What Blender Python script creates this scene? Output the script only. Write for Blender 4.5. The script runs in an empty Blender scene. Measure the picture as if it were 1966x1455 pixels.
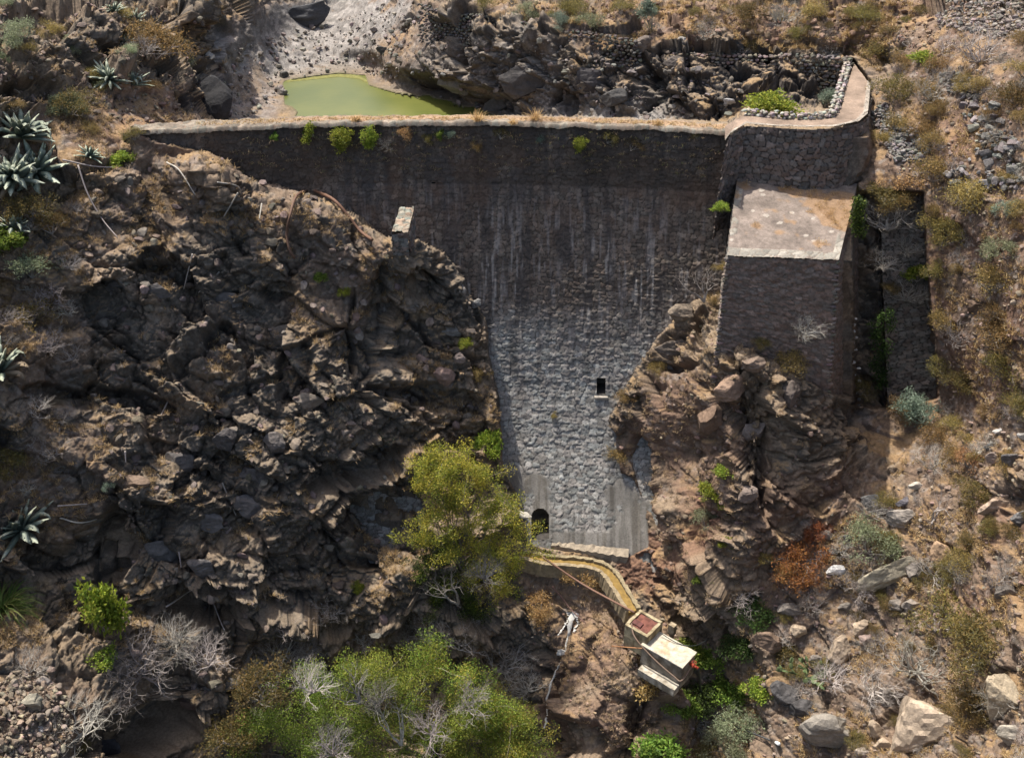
import bpy, math, random
import numpy as np
from mathutils import Vector, Matrix
R = math.radians
rng = np.random.default_rng(7)
random.seed(7)
# ------------------------------------------------------------------ camera, world, sun
F0 = 2100.0; CU, CV = 983.0, 727.5; PITCH = R(33)
CAM = np.array([0.0, -57.0, 20.6])
sc = bpy.context.scene
cd = bpy.data.cameras.new('camera'); cam = bpy.data.objects.new('camera', cd)
sc.collection.objects.link(cam); sc.camera = cam
cam.location = CAM.tolist(); cam.rotation_euler = (math.pi/2 - PITCH, 0, 0)
cd.sensor_width = 36; cd.lens = 36*F0/1966; cd.clip_end = 2000; cd.clip_start = 0.5
SUN = np.array([-0.28, 0.26, 0.93]); SUN /= np.linalg.norm(SUN)
w = bpy.data.worlds.new('World'); sc.world = w; w.use_nodes = True
nt = w.node_tree; bg = nt.nodes['Background']
sky = nt.nodes.new('ShaderNodeTexSky'); sky.sky_type = 'NISHITA'; sky.sun_disc = False; sky.dust_density = 4.0; sky.ozone_density = .3
sky.sun_elevation = math.asin(SUN[2]); sky.sun_rotation = math.atan2(SUN[0], SUN[1])
nt.links.new(sky.outputs[0], bg.inputs[0]); bg.inputs[1].default_value = 0.145
sl = bpy.data.lights.new('sun', 'SUN'); sl.energy = 4.5; sl.angle = R(0.6); sl.color = (1, 0.95, 0.87)
so = bpy.data.objects.new('sun', sl); sc.collection.objects.link(so); so.location = (-30, 30, 60)
so.rotation_euler = Vector((-SUN).tolist()).to_track_quat('-Z', 'Y').to_euler()
sc.view_settings.view_transform = 'Standard'; sc.view_settings.look = 'None'
sc.view_settings.gamma = 1; sc.view_settings.exposure = 0.66
sc.cycles.max_bounces = 5; sc.cycles.diffuse_bounces = 3

# ------------------------------------------------------------------ helpers
def raydir(u, v):
    x = (np.asarray(u, float)-CU)/F0; y = (CV-np.asarray(v, float))/F0
    c, s = math.cos(PITCH), math.sin(PITCH)
    return x, c+y*s, -s+y*c
def at(u, v, Y):
    a, b, c = raydir(u, v); t = (np.asarray(Y, float)-CAM[1])/b
    return np.stack([a*t+0*t, Y+0*t, CAM[2]+c*t], -1)
def atz(u, v, z):
    a, b, c = raydir(u, v); t = (z-CAM[2])/c
    return np.stack([a*t, CAM[1]+b*t, z+0*t], -1)
def hsh(ix, iy, iz, s):
    h = (ix*374761393 + iy*668265263 + iz*1274126177 + s*974711).astype(np.int64) & 0xffffffff
    h = ((h ^ (h >> 13))*1103515245) & 0xffffffff
    h = ((h ^ (h >> 16))*2246822519) & 0xffffffff
    return (h ^ (h >> 15)) & 0x3fffffff
def vnoise(P, s):
    i = np.floor(P).astype(np.int64); f = P-i; f = f*f*(3-2*f); o = 0
    for a in (0, 1):
        for b in (0, 1):
            for c in (0, 1):
                h = hsh(i[:, 0]+a, i[:, 1]+b, i[:, 2]+c, s)/float(0x3fffffff)
                o = o + h*(f[:, 0] if a else 1-f[:, 0])*(f[:, 1] if b else 1-f[:, 1])*(f[:, 2] if c else 1-f[:, 2])
    return o*2-1
def fbm(P, sc_, s, n=4, g=0.5):
    o = 0; a = 1.0; P = P/sc_
    for k in range(n):
        o = o+a*vnoise(P+k*17.3, s+k); P = P*2.03; a *= g
    return o
def cells(P, size, s):
    """3D Worley: (F1, F2, id hash, vector from the cell centre)"""
    p = P/size; i = np.floor(p).astype(np.int64); n = len(p)
    f1 = np.full(n, 9.0); f2 = np.full(n, 9.0); hid = np.zeros(n, np.int64); vec = np.zeros((n, 3))
    for a in (-1, 0, 1):
        for b in (-1, 0, 1):
            for c in (-1, 0, 1):
                j0, j1, j2 = i[:, 0]+a, i[:, 1]+b, i[:, 2]+c
                h = hsh(j0, j1, j2, s)
                d0 = p[:, 0]-j0-(h & 1023)/1023.; d1 = p[:, 1]-j1-((h >> 10) & 1023)/1023.; d2 = p[:, 2]-j2-((h >> 20) & 1023)/1023.
                d = d0*d0+d1*d1+d2*d2
                m = d < f1
                f2 = np.where(m, f1, np.minimum(f2, d)); f1 = np.where(m, d, f1)
                hid[m] = h[m]; vec[m, 0] = d0[m]; vec[m, 1] = d1[m]; vec[m, 2] = d2[m]
    return np.sqrt(f1), np.sqrt(f2), hid, vec
def r01(h, k):
    g = hsh(h, h >> 7, h*0+k, 77); return g/float(0x3fffffff)
def facet(P, size, s, tilt=1.0):
    """blocky rock relief: every cell a tilted plane with its own height"""
    f1, f2, h, v = cells(P, size, s)
    o = .62*(r01(h, 1)-0.5) + tilt*((r01(h, 2)-.5)*v[:, 0]+(r01(h, 3)-.5)*v[:, 1]+(r01(h, 4)-.5)*v[:, 2])*1.6
    e = np.clip((f2-f1)/0.16, 0, 1)
    return o, e, h
def sstep(a, b, x):
    t = np.clip((x-a)/(b-a), 0, 1); return t*t*(3-2*t)
def mix(a, b, t):
    t = np.asarray(t)[..., None]; return a*(1-t)+np.asarray(b)*t
def sdpoly(poly, U, V):
    """signed pixel distance, positive inside"""
    poly = np.array(poly, float); d = np.full(U.shape, 1e18); ins = np.zeros(U.shape, bool)
    for k in range(len(poly)):
        a = poly[k]; b = poly[(k+1) % len(poly)]; e = b-a
        t = np.clip(((U-a[0])*e[0]+(V-a[1])*e[1])/(e@e), 0, 1)
        d = np.minimum(d, (U-a[0]-t*e[0])**2+(V-a[1]-t*e[1])**2)
        c = (a[1] > V) != (b[1] > V)
        if a[1] != b[1]:
            ins ^= c & (U < e[0]*(V-a[1])/e[1]+a[0])
    d = np.sqrt(d); return np.where(ins, d, -d)

def fastmesh(name, V, F, C=None, mat=None, smooth=True):
    """F: one (n,k) array or a list of them"""
    me = bpy.data.meshes.new(name)
    Fs = F if isinstance(F, list) else [F]
    V = np.ascontiguousarray(V, np.float32); me.vertices.add(len(V)); me.vertices.foreach_set('co', V.ravel())
    idx = np.concatenate([f.ravel() for f in Fs]).astype(np.int32)
    tot = np.concatenate([np.full(len(f), f.shape[1]) for f in Fs]).astype(np.int32)
    st = np.concatenate([[0], np.cumsum(tot)[:-1]]).astype(np.int32)
    me.loops.add(len(idx)); me.loops.foreach_set('vertex_index', idx)
    me.polygons.add(len(tot)); me.polygons.foreach_set('loop_start', st)
    me.polygons.foreach_set('use_smooth', np.full(len(tot), bool(smooth)))
    me.update(calc_edges=True)
    if C is not None:
        C = np.asarray(C, float)
        if C.ndim == 1: C = np.tile(C, (len(V), 1))
        a = me.color_attributes.new('Col', 'FLOAT_COLOR', 'POINT')
        cc = np.ones((len(V), 4), np.float32); cc[:, :3] = np.clip(C, 0, 1); a.data.foreach_set('color', cc.ravel())
    if mat: me.materials.append(mat)
    return me
def link(o, parent=None):
    sc.collection.objects.link(o)
    if parent is not None: o.parent = parent
    return o
def tag(o, label=None, cat=None, group=None, kind=None):
    if label: o['label'] = label
    if cat: o['category'] = cat
    if group: o['group'] = group
    if kind: o['kind'] = kind
    return o
def thing(name, label, cat, loc, group=None):
    o = bpy.data.objects.new(name, None); o.empty_display_size = .3; o.location = [float(x) for x in loc]
    return tag(link(o), label, cat, group)
def part(name, V, F, C, mat, root=None, smooth=True, off=None):
    V = np.asarray(V, float)
    if off is None and root is not None:
        r = root; off = np.zeros(3)
        while r is not None: off = off+np.array(r.location); r = r.parent
    if off is not None: V = V-off
    return link(bpy.data.objects.new(name, fastmesh(name, V, F, C, mat, smooth)), root)
def solo(name, V, F, C, mat, smooth=True, loc=None, **k):
    V = np.asarray(V, float); loc = V.mean(0) if loc is None else np.asarray(loc, float)
    o = bpy.data.objects.new(name, fastmesh(name, V-loc, F, C, mat, smooth)); o.location = loc.tolist()
    return tag(link(o), **k)
def grid_faces(n, m):
    """n rows by m columns"""
    i = np.arange((n-1)*(m-1)); r = i//(m-1); c = i % (m-1); a = r*m+c
    return np.stack([a, a+1, a+m+1, a+m], 1)
def grid_normals(P):
    du = np.gradient(P, axis=1); dv = np.gradient(P, axis=0); n = np.cross(du, dv)
    return n/np.maximum(np.linalg.norm(n, axis=-1, keepdims=True), 1e-9)

# ------------------------------------------------------------------ materials
def mat_vc(name, rough=0.92, spec=0.25, nscale=9., namp=0.35, bscale=14., bstr=0.5, bdist=0.03, rand=0.0, crack=0):
    m = bpy.data.materials.new(name); m.use_nodes = True; t = m.node_tree; N = t.nodes; L = t.links
    b = N['Principled BSDF']; b.inputs['Roughness'].default_value = rough; b.inputs['Specular IOR Level'].default_value = spec
    tc = N.new('ShaderNodeTexCoord'); at_ = N.new('ShaderNodeAttribute'); at_.attribute_name = 'Col'
    n1 = N.new('ShaderNodeTexNoise'); n1.inputs['Scale'].default_value = nscale; n1.inputs['Detail'].default_value = 6; n1.inputs['Roughness'].default_value = .7
    L.new(tc.outputs['Object'], n1.inputs['Vector'])
    mr = N.new('ShaderNodeMapRange'); mr.inputs[1].default_value = .25; mr.inputs[2].default_value = .75
    mr.inputs[3].default_value = 1-namp; mr.inputs[4].default_value = 1+namp; L.new(n1.outputs['Fac'], mr.inputs[0])
    mul = N.new('ShaderNodeVectorMath'); mul.operation = 'SCALE'; L.new(at_.outputs['Color'], mul.inputs[0]); L.new(mr.outputs[0], mul.inputs[3])
    out = mul.outputs[0]
    if rand:
        oi = N.new('ShaderNodeObjectInfo'); hs = N.new('ShaderNodeHueSaturation')
        r1 = N.new('ShaderNodeMapRange'); r1.inputs[3].default_value = .5-rand*.06; r1.inputs[4].default_value = .5+rand*.06
        r2 = N.new('ShaderNodeMapRange'); r2.inputs[3].default_value = 1-rand*.5; r2.inputs[4].default_value = 1+rand*.5
        L.new(oi.outputs['Random'], r1.inputs[0])
        mm = N.new('ShaderNodeMath'); mm.operation = 'FRACT'; m7 = N.new('ShaderNodeMath'); m7.operation = 'MULTIPLY'; m7.inputs[1].default_value = 7.31
        L.new(oi.outputs['Random'], m7.inputs[0]); L.new(m7.outputs[0], mm.inputs[0]); L.new(mm.outputs[0], r2.inputs[0])
        L.new(r1.outputs[0], hs.inputs['Hue']); L.new(r2.outputs[0], hs.inputs['Value']); L.new(out, hs.inputs['Color']); out = hs.outputs[0]
    L.new(out, b.inputs['Base Color'])
    if bstr:
        n2 = N.new('ShaderNodeTexNoise'); n2.inputs['Scale'].default_value = bscale; n2.inputs['Detail'].default_value = 8; n2.inputs['Roughness'].default_value = .75
        L.new(tc.outputs['Object'], n2.inputs['Vector'])
        bp = N.new('ShaderNodeBump'); bp.inputs['Strength'].default_value = bstr; bp.inputs['Distance'].default_value = bdist
        L.new(n2.outputs['Fac'], bp.inputs['Height']); L.new(bp.outputs[0], b.inputs['Normal'])
        if crack:
            ad = N.new('ShaderNodeVectorMath'); ad.operation = 'MULTIPLY_ADD'; L.new(n2.outputs['Color'], ad.inputs[0]); ad.inputs[1].default_value = (.25,)*3; L.new(tc.outputs['Object'], ad.inputs[2])
            vo = N.new('ShaderNodeTexVoronoi'); vo.feature = 'DISTANCE_TO_EDGE'; vo.inputs['Scale'].default_value = crack; L.new(ad.outputs[0], vo.inputs['Vector'])
            mr2 = N.new('ShaderNodeMapRange'); mr2.inputs[2].default_value = .09; L.new(vo.outputs['Distance'], mr2.inputs[0])
            b2 = N.new('ShaderNodeBump'); b2.inputs['Strength'].default_value = .38; b2.inputs['Distance'].default_value = .05
            L.new(mr2.outputs[0], b2.inputs['Height']); L.new(bp.outputs[0], b2.inputs['Normal']); L.new(b2.outputs[0], b.inputs['Normal'])
    return m
def mat_leaf(name, rand=.35, trans=.3):
    m = bpy.data.materials.new(name); m.use_nodes = True; t = m.node_tree; N = t.nodes; L = t.links
    b = N['Principled BSDF']; b.inputs['Roughness'].default_value = .6; b.inputs['Specular IOR Level'].default_value = .25
    at_ = N.new('ShaderNodeAttribute'); at_.attribute_name = 'Col'
    oi = N.new('ShaderNodeObjectInfo'); hs = N.new('ShaderNodeHueSaturation')
    r1 = N.new('ShaderNodeMapRange'); r1.inputs[3].default_value = .5-rand*.06; r1.inputs[4].default_value = .5+rand*.06
    r2 = N.new('ShaderNodeMapRange'); r2.inputs[3].default_value = 1-rand*.5; r2.inputs[4].default_value = 1+rand*.5
    L.new(oi.outputs['Random'], r1.inputs[0]); L.new(oi.outputs['Random'], r2.inputs[0])
    L.new(r1.outputs[0], hs.inputs['Hue']); L.new(r2.outputs[0], hs.inputs['Value']); L.new(at_.outputs['Color'], hs.inputs['Color'])
    L.new(hs.outputs[0], b.inputs['Base Color'])
    tr = N.new('ShaderNodeBsdfTranslucent'); L.new(hs.outputs[0], tr.inputs[0])
    mx = N.new('ShaderNodeMixShader'); mx.inputs[0].default_value = trans
    L.new(b.outputs[0], mx.inputs[1]); L.new(tr.outputs[0], mx.inputs[2]); L.new(mx.outputs[0], N['Material Output'].inputs[0])
    return m
M_ROCK = mat_vc('rock_and_soil', nscale=7, namp=.45, bscale=8, bstr=.85, bdist=.07, crack=2.4)
M_STONE = mat_vc('loose_stone', nscale=6, namp=.35, bscale=9, bstr=.8, bdist=.05, crack=4.)
M_WALL = mat_vc('masonry', nscale=11, namp=.35, bscale=20, bstr=.7, bdist=.03)
M_CONC = mat_vc('weathered_concrete', nscale=3.5, namp=.5, bscale=22, bstr=.6, bdist=.02)
M_LEAF = mat_leaf('leaf', trans=.42); M_AGAVE = mat_leaf('agave_leaf', rand=.2, trans=.05)
M_TWIG = mat_vc('twig', nscale=10, namp=.2, bstr=0, rand=.5)
M_DRY = mat_leaf('dry_grass_blade', rand=.0, trans=.25)
M_METAL = mat_vc('rusty_metal', rough=.7, spec=.3, nscale=12, namp=.4, bscale=40, bstr=.2, bdist=.005)
M_DARK = mat_vc('dark_hose', rough=.5, spec=.4, namp=.1, bstr=0)

# ------------------------------------------------------------------ dam shape
def arcY(X): return -1.5*((X+4)/16.3)**2
PZ = np.array([-30, -24, -21.5, -19.5, -17, -14, -11.5, -9.5, -7, -3.4, 0.]); PY = np.array([-15.8, -11.4, -9.45, -7.85, -6.1, -4.42, -3.38, -2.66, -1.85, -.45, 0])
def profY(z): return np.interp(z, PZ, PY)
def faceY(X, z): return arcY(X)+profY(z)
def damhit(U, V):
    Y = np.full(np.shape(U), -3.0)
    for _ in range(14):
        P = at(U, V, Y); Y = .5*Y+.5*faceY(np.clip(P[..., 0], -24, 22), np.minimum(P[..., 2], 0))
    return Y

# ------------------------------------------------------------------ terrain sheet
CT = [  # photograph pixel and world Y of the ground seen there
 # left slope
 (-420,-330,50),(0,-330,50),(500,-330,75),(983,-330,75),(1500,-330,55),(2386,-330,35),
 (-420,0,-2),(0,0,4),(200,0,8),(380,0,13),(120,60,3.6),(0,100,.2),(-420,150,-6),(200,120,5),(330,90,10),(200,180,1.9),(330,190,5.5),(0,240,-3.0),(120,240,-.7),(250,235,.6),
 (360,150,9),(425,160,10.5),(432,225,9.5),(330,225,6),(290,262,-1.6),(150,300,-3.3),
 (0,400,-6.6),(-420,400,-12),(150,400,-5.2),(300,330,-2.3),(300,400,-3.3),(-420,700,-18),(0,700,-11.8),(0,560,-9.0),(200,560,-6.9),(100,480,-7.2),
 (0,850,-13.5),(150,820,-11.6),(250,760,-9.8),(0,1000,-16.3),(150,1000,-14.6),(250,1000,-14.5),(0,1150,-18.2),(100,1150,-17),(210,1100,-15.2),(-420,1000,-23),(-420,1455,-31),(0,1300,-21.7),(60,1380,-23.3),(200,1330,-20.5),(0,1455,-25.2),(200,1455,-22.8),
 (400,290,-2.3),(440,320,-2.9),(500,400,-3.4),(560,372,-2.6),(640,400,-2.7),(400,400,-3.6),(600,480,-4.2),(400,560,-5.7),(500,620,-6.4),(350,700,-8.6),(500,700,-7.8),(650,560,-4.7),(650,700,-7.0),(600,800,-9.0),
 (700,440,-2.9),(765,462,-4.7),(740,476,-4.7),(795,476,-4.2),(840,490,-3.1),(760,560,-3.9),(830,600,-3.9),(900,600,-3.7),(760,640,-4.6),(800,700,-5.4),(900,700,-5.3),(940,760,-5.9),(850,800,-6.9),(950,850,-7.0),(680,620,-6.5),(670,760,-8.2),
 (400,850,-11.0),(500,1000,-12.6),(350,1000,-13.2),(650,900,-10.2),(720,860,-8.4),(760,960,-8.8),(650,1050,-11.6),(500,1120,-14.2),(350,1120,-15.4),(280,1080,-15.3),(500,1200,-14.7),(350,1230,-16),(420,1330,-18.8),(300,1400,-20),(400,1455,-19),
 (860,900,-8.2),(960,920,-8),(900,1000,-10.8),(800,1050,-12.0),(750,1120,-13),(650,1180,-14),(830,1150,-13.6),(900,1150,-13.4),(900,1080,-12.4),(700,1250,-13.5),(600,1300,-14.9),(850,1250,-14.4),(700,1400,-15.7),(900,1400,-15),(500,1400,-17.5),
 # gully and knoll
 (1020,1055,-9.6),(1000,1130,-11.6),(1060,1120,-11.2),(1140,1140,-10.9),(1180,1180,-12.2),(1030,1200,-12.4),(1100,1190,-12.2),(1080,1230,-12.6),(980,1280,-13.6),(1060,1300,-13.8),(1040,1400,-15.2),(1050,1455,-16.8),
 (1150,1190,-13.6),(1130,1240,-14.2),(1090,1290,-15.0),(1120,1340,-16.3),(1180,1290,-15.6),(1200,1350,-16.9),(1100,1400,-17.6),(1200,1440,-18.9),(1260,1400,-18.2),(1280,1330,-16.6),(1330,1340,-15.2),(1350,1420,-17),
 (1240,1160,-12.6),(1180,1080,-10.6),(1290,1230,-14.3),(1210,1240,-14.4),
 # right spur
 (1240,1050,-10.3),(1250,940,-7.6),(1200,900,-7.4),(1180,840,-6.5),(1230,720,-5.3),(1260,650,-4.6),(1300,610,-4.6),(1370,580,-4.7),(1370,650,-6.4),(1260,780,-7.4),(1320,740,-8.2),(1300,850,-8.6),(1250,860,-8.0),(1400,680,-9.4),(1500,690,-9.4),(1590,755,-9.6),(1400,760,-10.4),(1480,760,-10.4),(1350,840,-9.9),(1450,850,-11.5),(1550,850,-10.9),(1300,960,-10.2),(1400,960,-12.4),(1500,960,-12.6),(1620,900,-10.6),(1690,930,-11),(1270,1100,-11.5),(1320,1150,-12.5),(1400,1080,-14),(1480,1080,-13.4),(1560,1020,-12.3),(1400,1180,-14.2),(1340,1240,-14.4),(1640,800,-7.4),(1700,790,-7.2),(1800,775,-7.5),
 # right slope
 (1500,1300,-17.3),(1500,1180,-14.9),(1600,1100,-14.2),(1600,1250,-17.4),(1600,1400,-20.6),(1450,1440,-19.4),(1750,1000,-14),(1750,1200,-18),(1750,1400,-22.4),(1966,1000,-18.7),(1966,1200,-22.6),(1966,1455,-27.7),(2386,1455,-35),(2386,1000,-27),
 (1966,700,-13.3),(1850,700,-9.4),(1850,880,-13),(2386,600,-21),(1800,560,-6.4),(1966,500,-11),(1966,350,-7.6),(1820,420,-5),(1790,360,-3.4),(1850,300,-4.0),(1700,300,-1.6),(1690,330,-2.2),(1966,180,-4),(1760,250,-.6),(1700,200,3),(1850,180,-.5),(1700,130,6.5),(1800,100,4),(1966,60,1.5),(1966,0,4),(2386,200,-12),(2386,0,-5),(1800,0,9),
 (1640,1000,-12.9),
 # far bank
 (1400,0,13),(1400,50,11),(1600,0,12),(1600,60,10),(1630,112,8.8),(1400,96,9.8),(1500,105,9.2),(1400,115,9.4),(1500,150,8.8),(1600,150,8.2),(1600,200,7.2),(1500,200,6.9),(1400,160,8.2),(1400,230,6.3),(1520,215,5.5),(1300,90,10.6),(1300,230,8),(1300,160,9),
 (1100,75,12.4),(1200,100,11.6),(1100,0,16),(1240,30,13),(1000,35,15),(1100,120,11.6),(1200,160,10.6),(1000,120,14),(1000,225,12),(1100,225,10.5),(1200,232,9.0),(1000,170,13),
 (850,15,19),(850,60,18),(850,120,17),(800,100,19.4),(800,0,24),(790,190,17.4),(900,210,14.6),(900,0,19),
 (780,50,23),(740,140,21.5),(700,60,27),(700,140,24),(650,110,27),(600,50,34),(650,0,40),(720,0,33),(560,130,25.5),(500,120,24),(450,115,18),(470,60,24),(520,20,30),(430,30,20),(540,80,30),
 (430,190,17.5),(440,135,20),(500,170,20),(530,140,23.5),(450,235,13.5),(550,235,14),(540,210,16),
 # under the frame
 (-420,1800,-40),(500,1800,-27),(1050,1800,-26),(1500,1800,-28),(2386,1800,-46),
]
CT = np.array(CT, float)
def rbf(U, V):
    c = CT[:, :2]/300.; ph = lambda d: -d
    n = len(c); D = np.sqrt(((c[:, None]-c[None])**2).sum(-1)); A = np.zeros((n+3, n+3))
    A[:n, :n] = ph(D)+np.eye(n)*0.0; A[:n, n] = 1; A[:n, n+1:] = c; A[n, :n] = 1; A[n+1:, :n] = c.T
    wv = np.linalg.solve(A, np.concatenate([CT[:, 2], np.zeros(3)]))
    q = np.stack([U.ravel(), V.ravel()], -1)/300.
    o = wv[n]+q@wv[n+1:]
    for k in range(n): o = o+wv[k]*ph(np.sqrt(((q-c[k])**2).sum(-1)))
    return o.reshape(U.shape)
STEP = 2.1
us = np.concatenate([np.arange(-420, -210, 9), np.arange(-210, -30, 4.5), np.arange(-30, 1996, STEP), np.arange(1996, 2200, 4.5), np.arange(2200, 2390, 9)])
vs = np.concatenate([np.arange(-330, -30, 9), np.arange(-30, 1480, STEP), np.arange(1480, 1800, 9)])
gu = np.arange(-430, 2400, 14.); gv = np.arange(-340, 1820, 14.)
cg = rbf(*np.meshgrid(gu, gv))
for _ in range(3):      # soften the tent peaks at the control points
    q = np.pad(cg, 1, mode='edge'); cg = (q[1:-1, 1:-1]*2+q[:-2, 1:-1]+q[2:, 1:-1]+q[1:-1, :-2]+q[1:-1, 2:])/6
U, V = np.meshgrid(us, vs)
def bil(A, U, V):
    x = (U-gu[0])/14.; y = (V-gv[0])/14.; i = np.clip(x.astype(int), 0, len(gu)-2); j = np.clip(y.astype(int), 0, len(gv)-2); a = x-i; b = y-j
    return A[j, i]*(1-a)*(1-b)+A[j, i+1]*a*(1-b)+A[j+1, i]*(1-a)*b+A[j+1, i+1]*a*b
Yg = bil(cg, U, V)
DAMPOLY = [(268,256),(290,268),(330,276),(400,292),(440,312),(480,345),(540,357),(600,372),(640,388),(700,425),(745,458),(800,462),(850,478),(885,520),(900,560),(935,610),(940,680),(958,760),(965,850),(968,905),(995,960),(1010,1000),(1014,1044),(1060,1052),(1200,1068),(1240,1048),(1238,975),(1215,925),(1172,895),(1165,850),(1170,800),(1192,760),(1225,695),(1258,645),(1330,580),(1386,560),(1392,480),(1412,330),(1500,352),(1630,366),(1660,330),(1672,300),(1670,160),(1635,112),(1612,190),(1600,212),(1430,212),(1400,236),(1100,228),(830,219),(700,221),(520,232),(400,238)]
BLOCKPOLY = [(1412,334),(1500,350),(1640,366),(1640,560),(1645,770),(1590,752),(1500,700),(1384,640),(1392,500)]
SLITPOLY = [(1640,372),(1690,372),(1700,560),(1712,785),(1640,778)]
PIERPOLY = [(1690,366),(1772,372),(1782,540),(1800,764),(1712,785),(1695,560)]
POOLPOLY = [(548,158),(600,150),(650,144),(700,147),(706,166),(760,182),(815,190),(870,202),(935,218),(985,246),(560,246),(575,214),(548,200)]
Yd = damhit(U, V)
m_front = (V > 250) & (U > 250) & (U < 1400)
Yg = np.where(m_front, np.minimum(Yg, Yd-.3), Yg)
sdD = sdpoly(DAMPOLY, U, V); wD = sstep(-5, 6, sdD); Yin = np.where(V < 262, atz(U, V, np.where(U > 1392, .55, 0.))[..., 1]+np.where(U > 1392, 2.2, .6), Yd+1.0)
Yin = np.where((U < 1392) & (V < 262), np.maximum(Yin, Yd+.5), Yin)
Yg = Yg*(1-wD)+Yin*wD
sdB = sdpoly(BLOCKPOLY, U, V); wB = sstep(-4, 5, sdB); Yb = np.where(V > 500, -6.6, -1-7.3*(V-335)/165+1.7)
Yg = Yg*(1-wB)+Yb*wB
wS = sstep(-4, 5, sdpoly(SLITPOLY, U, V)); Yg = Yg*(1-wS)+np.interp(V, [370, 780], [-1.0, -4.6])*wS
wP = sstep(-4, 5, sdpoly(PIERPOLY, U, V)); Yg = Yg*(1-wP)+np.interp(V, [370, 765], [-1.0, -4.6])*wP
ZW = -5.0
Yw = atz(U, V, ZW)[..., 1]; sdW = sdpoly(POOLPOLY, U, V); wW = sstep(-3, 3, sdW)
near = np.clip(1-np.abs(sdW)/60, 0, 1)*(sdD < 0)
Yg = np.where((sdW < 0) & (sdD < 0) & (V < 260) & (sdW > -200), (lambda t: (Yw-.15)*(1-t)+np.minimum(Yg, Yw-.15)*t)(sstep(4, 55, -sdW)), Yg)
Yg = Yg*(1-wW)+(Yw+1.0)*wW
B0 = at(U, V, Yg)
N0 = -grid_normals(at(U, V, bil(cg, U, V)))
N0 = np.where((N0*(CAM-B0)).sum(-1, keepdims=True) < 0, -N0, N0)
n_, m_ = U.shape
P = B0.reshape(-1, 3); Nn = N0.reshape(-1, 3); Uf = U.ravel(); Vf = V.ravel()
# zones ---------------------------------------------------------------
def blobs(L, soft=1.0):
    o = np.zeros(len(Uf))
    wn = WN*45
    for (u, v, ru, rv, wt) in L:
        d = np.sqrt(((Uf+wn-u)/ru)**2+((Vf-wn-v)/rv)**2); o = np.maximum(o, wt*sstep(1.25, .75, d))
    return o
WN = fbm(P, 2.2, 31, 3)
soil = blobs([(1850,300,190,330,1),(1880,620,170,250,1),(1830,820,170,120,.9),(1750,1120,320,230,.75),(1500,1400,260,140,.6),(1900,1350,200,200,.7),
  (1330,870,60,190,.65),(1290,790,80,90,.8),(1180,1290,120,150,.25),(1100,1130,110,60,.7),(480,180,75,60,1),(700,120,140,70,.9),(600,60,160,70,1),(760,70,60,110,1),(230,225,140,55,1),(150,250,120,60,.9),
  (60,640,110,160,.55),(360,320,140,50,.6),(560,400,110,60,.55),(640,470,90,60,.5),(280,420,90,60,.5),(420,640,60,40,.3),(110,830,110,110,.6),(110,930,110,90,.6),(50,1380,140,110,.6),(1500,30,420,60,.55),(1200,60,200,25,.8),(1000,20,200,22,.8),(250,420,160,70,.45),(650,560,110,90,.5),(690,510,70,40,.7)])
pale = blobs([(600,70,140,75,1),(680,20,110,60,1),(500,100,110,40,.9),(560,130,80,30,.8),(900,120,140,60,.62),(870,170,110,40,.6),(1000,180,150,60,.62),(1180,195,120,45,.7),(1200,218,100,30,1),(1090,218,60,22,.8),(470,190,70,60,.55),(740,70,50,90,.35),(740,150,90,40,.4)])
wet = blobs([(900,150,120,50,.7),(1040,150,120,60,.7),(400,180,50,75,1),(1450,190,220,60,1),(1300,140,180,60,.9),(1180,100,90,40,.6),(1050,60,260,40,.6),(430,50,80,60,.7),(560,20,100,30,.6),(830,60,50,60,.5)])
redd = blobs([(1170,1300,110,150,.5),(1280,1050,60,90,1),(1500,1010,110,110,.45),(1900,1050,120,120,.5),(1500,20,380,70,.5),(330,250,160,60,.3),(1300,900,110,220,.35),(1850,500,160,300,.45)])
blk = blobs([(450,720,360,330,.8),(500,1000,330,200,.9),(850,600,110,140,.5),(300,640,120,100,.7)])
edge = np.clip(-np.maximum(np.maximum(sdD, sdB), sdpoly([(1014,1040),(1210,1065),(1250,1160),(1330,1240),(1300,1310),(1180,1200),(1020,1100)], U, V)).ravel()/40, 0.12, 1)
# relief ---------------------------------------------------------------
Wp = P+np.stack([fbm(P, 1.3, 3, 3), fbm(P, 1.3, 5, 3), fbm(P, 1.3, 9, 3)], -1)*.16
ang = R(38); Q = np.stack([Wp[:, 0]*math.cos(ang)-Wp[:, 2]*math.sin(ang), Wp[:, 1], (Wp[:, 0]*math.sin(ang)+Wp[:, 2]*math.cos(ang))*1.75], -1)
o1, e1, h1 = facet(Q, 4.4, 11); o2, e2, h2 = facet(Q, 1.75, 12); o3, e3, h3 = facet(Q, .62, 13); o4, e4, h4 = facet(Wp, .27, 14)
rockA = 1-soil; nB_ = fbm(P, .9, 65, 3)
big = (fbm(P, 5., 41, 3))*.55
sm = 1-.62*blobs([(1165,1310,110,150,1),(1290,900,60,170,1),(1300,780,80,60,1),(420,1000,120,60,.6),(560,640,80,60,.5)]); sm1 = sm; bulge = blobs([(1165,1320,95,140,1)])*.7
disp = bulge*edge+edge*(rockA*.8+.2)*(o1*2.0-(1-e1)*.25+big) + sm*(rockA*.92+.08)*np.minimum(edge*1.5, 1)*(o2*.86-(1-e2)*.16)+sm*(rockA*.86+.1)*(o3*.23-(1-e3)*.06)+(rockA*.6+.25)*(o4*.12-(1-e4)*.02)+.05*fbm(P, .3, 51, 3)
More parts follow.
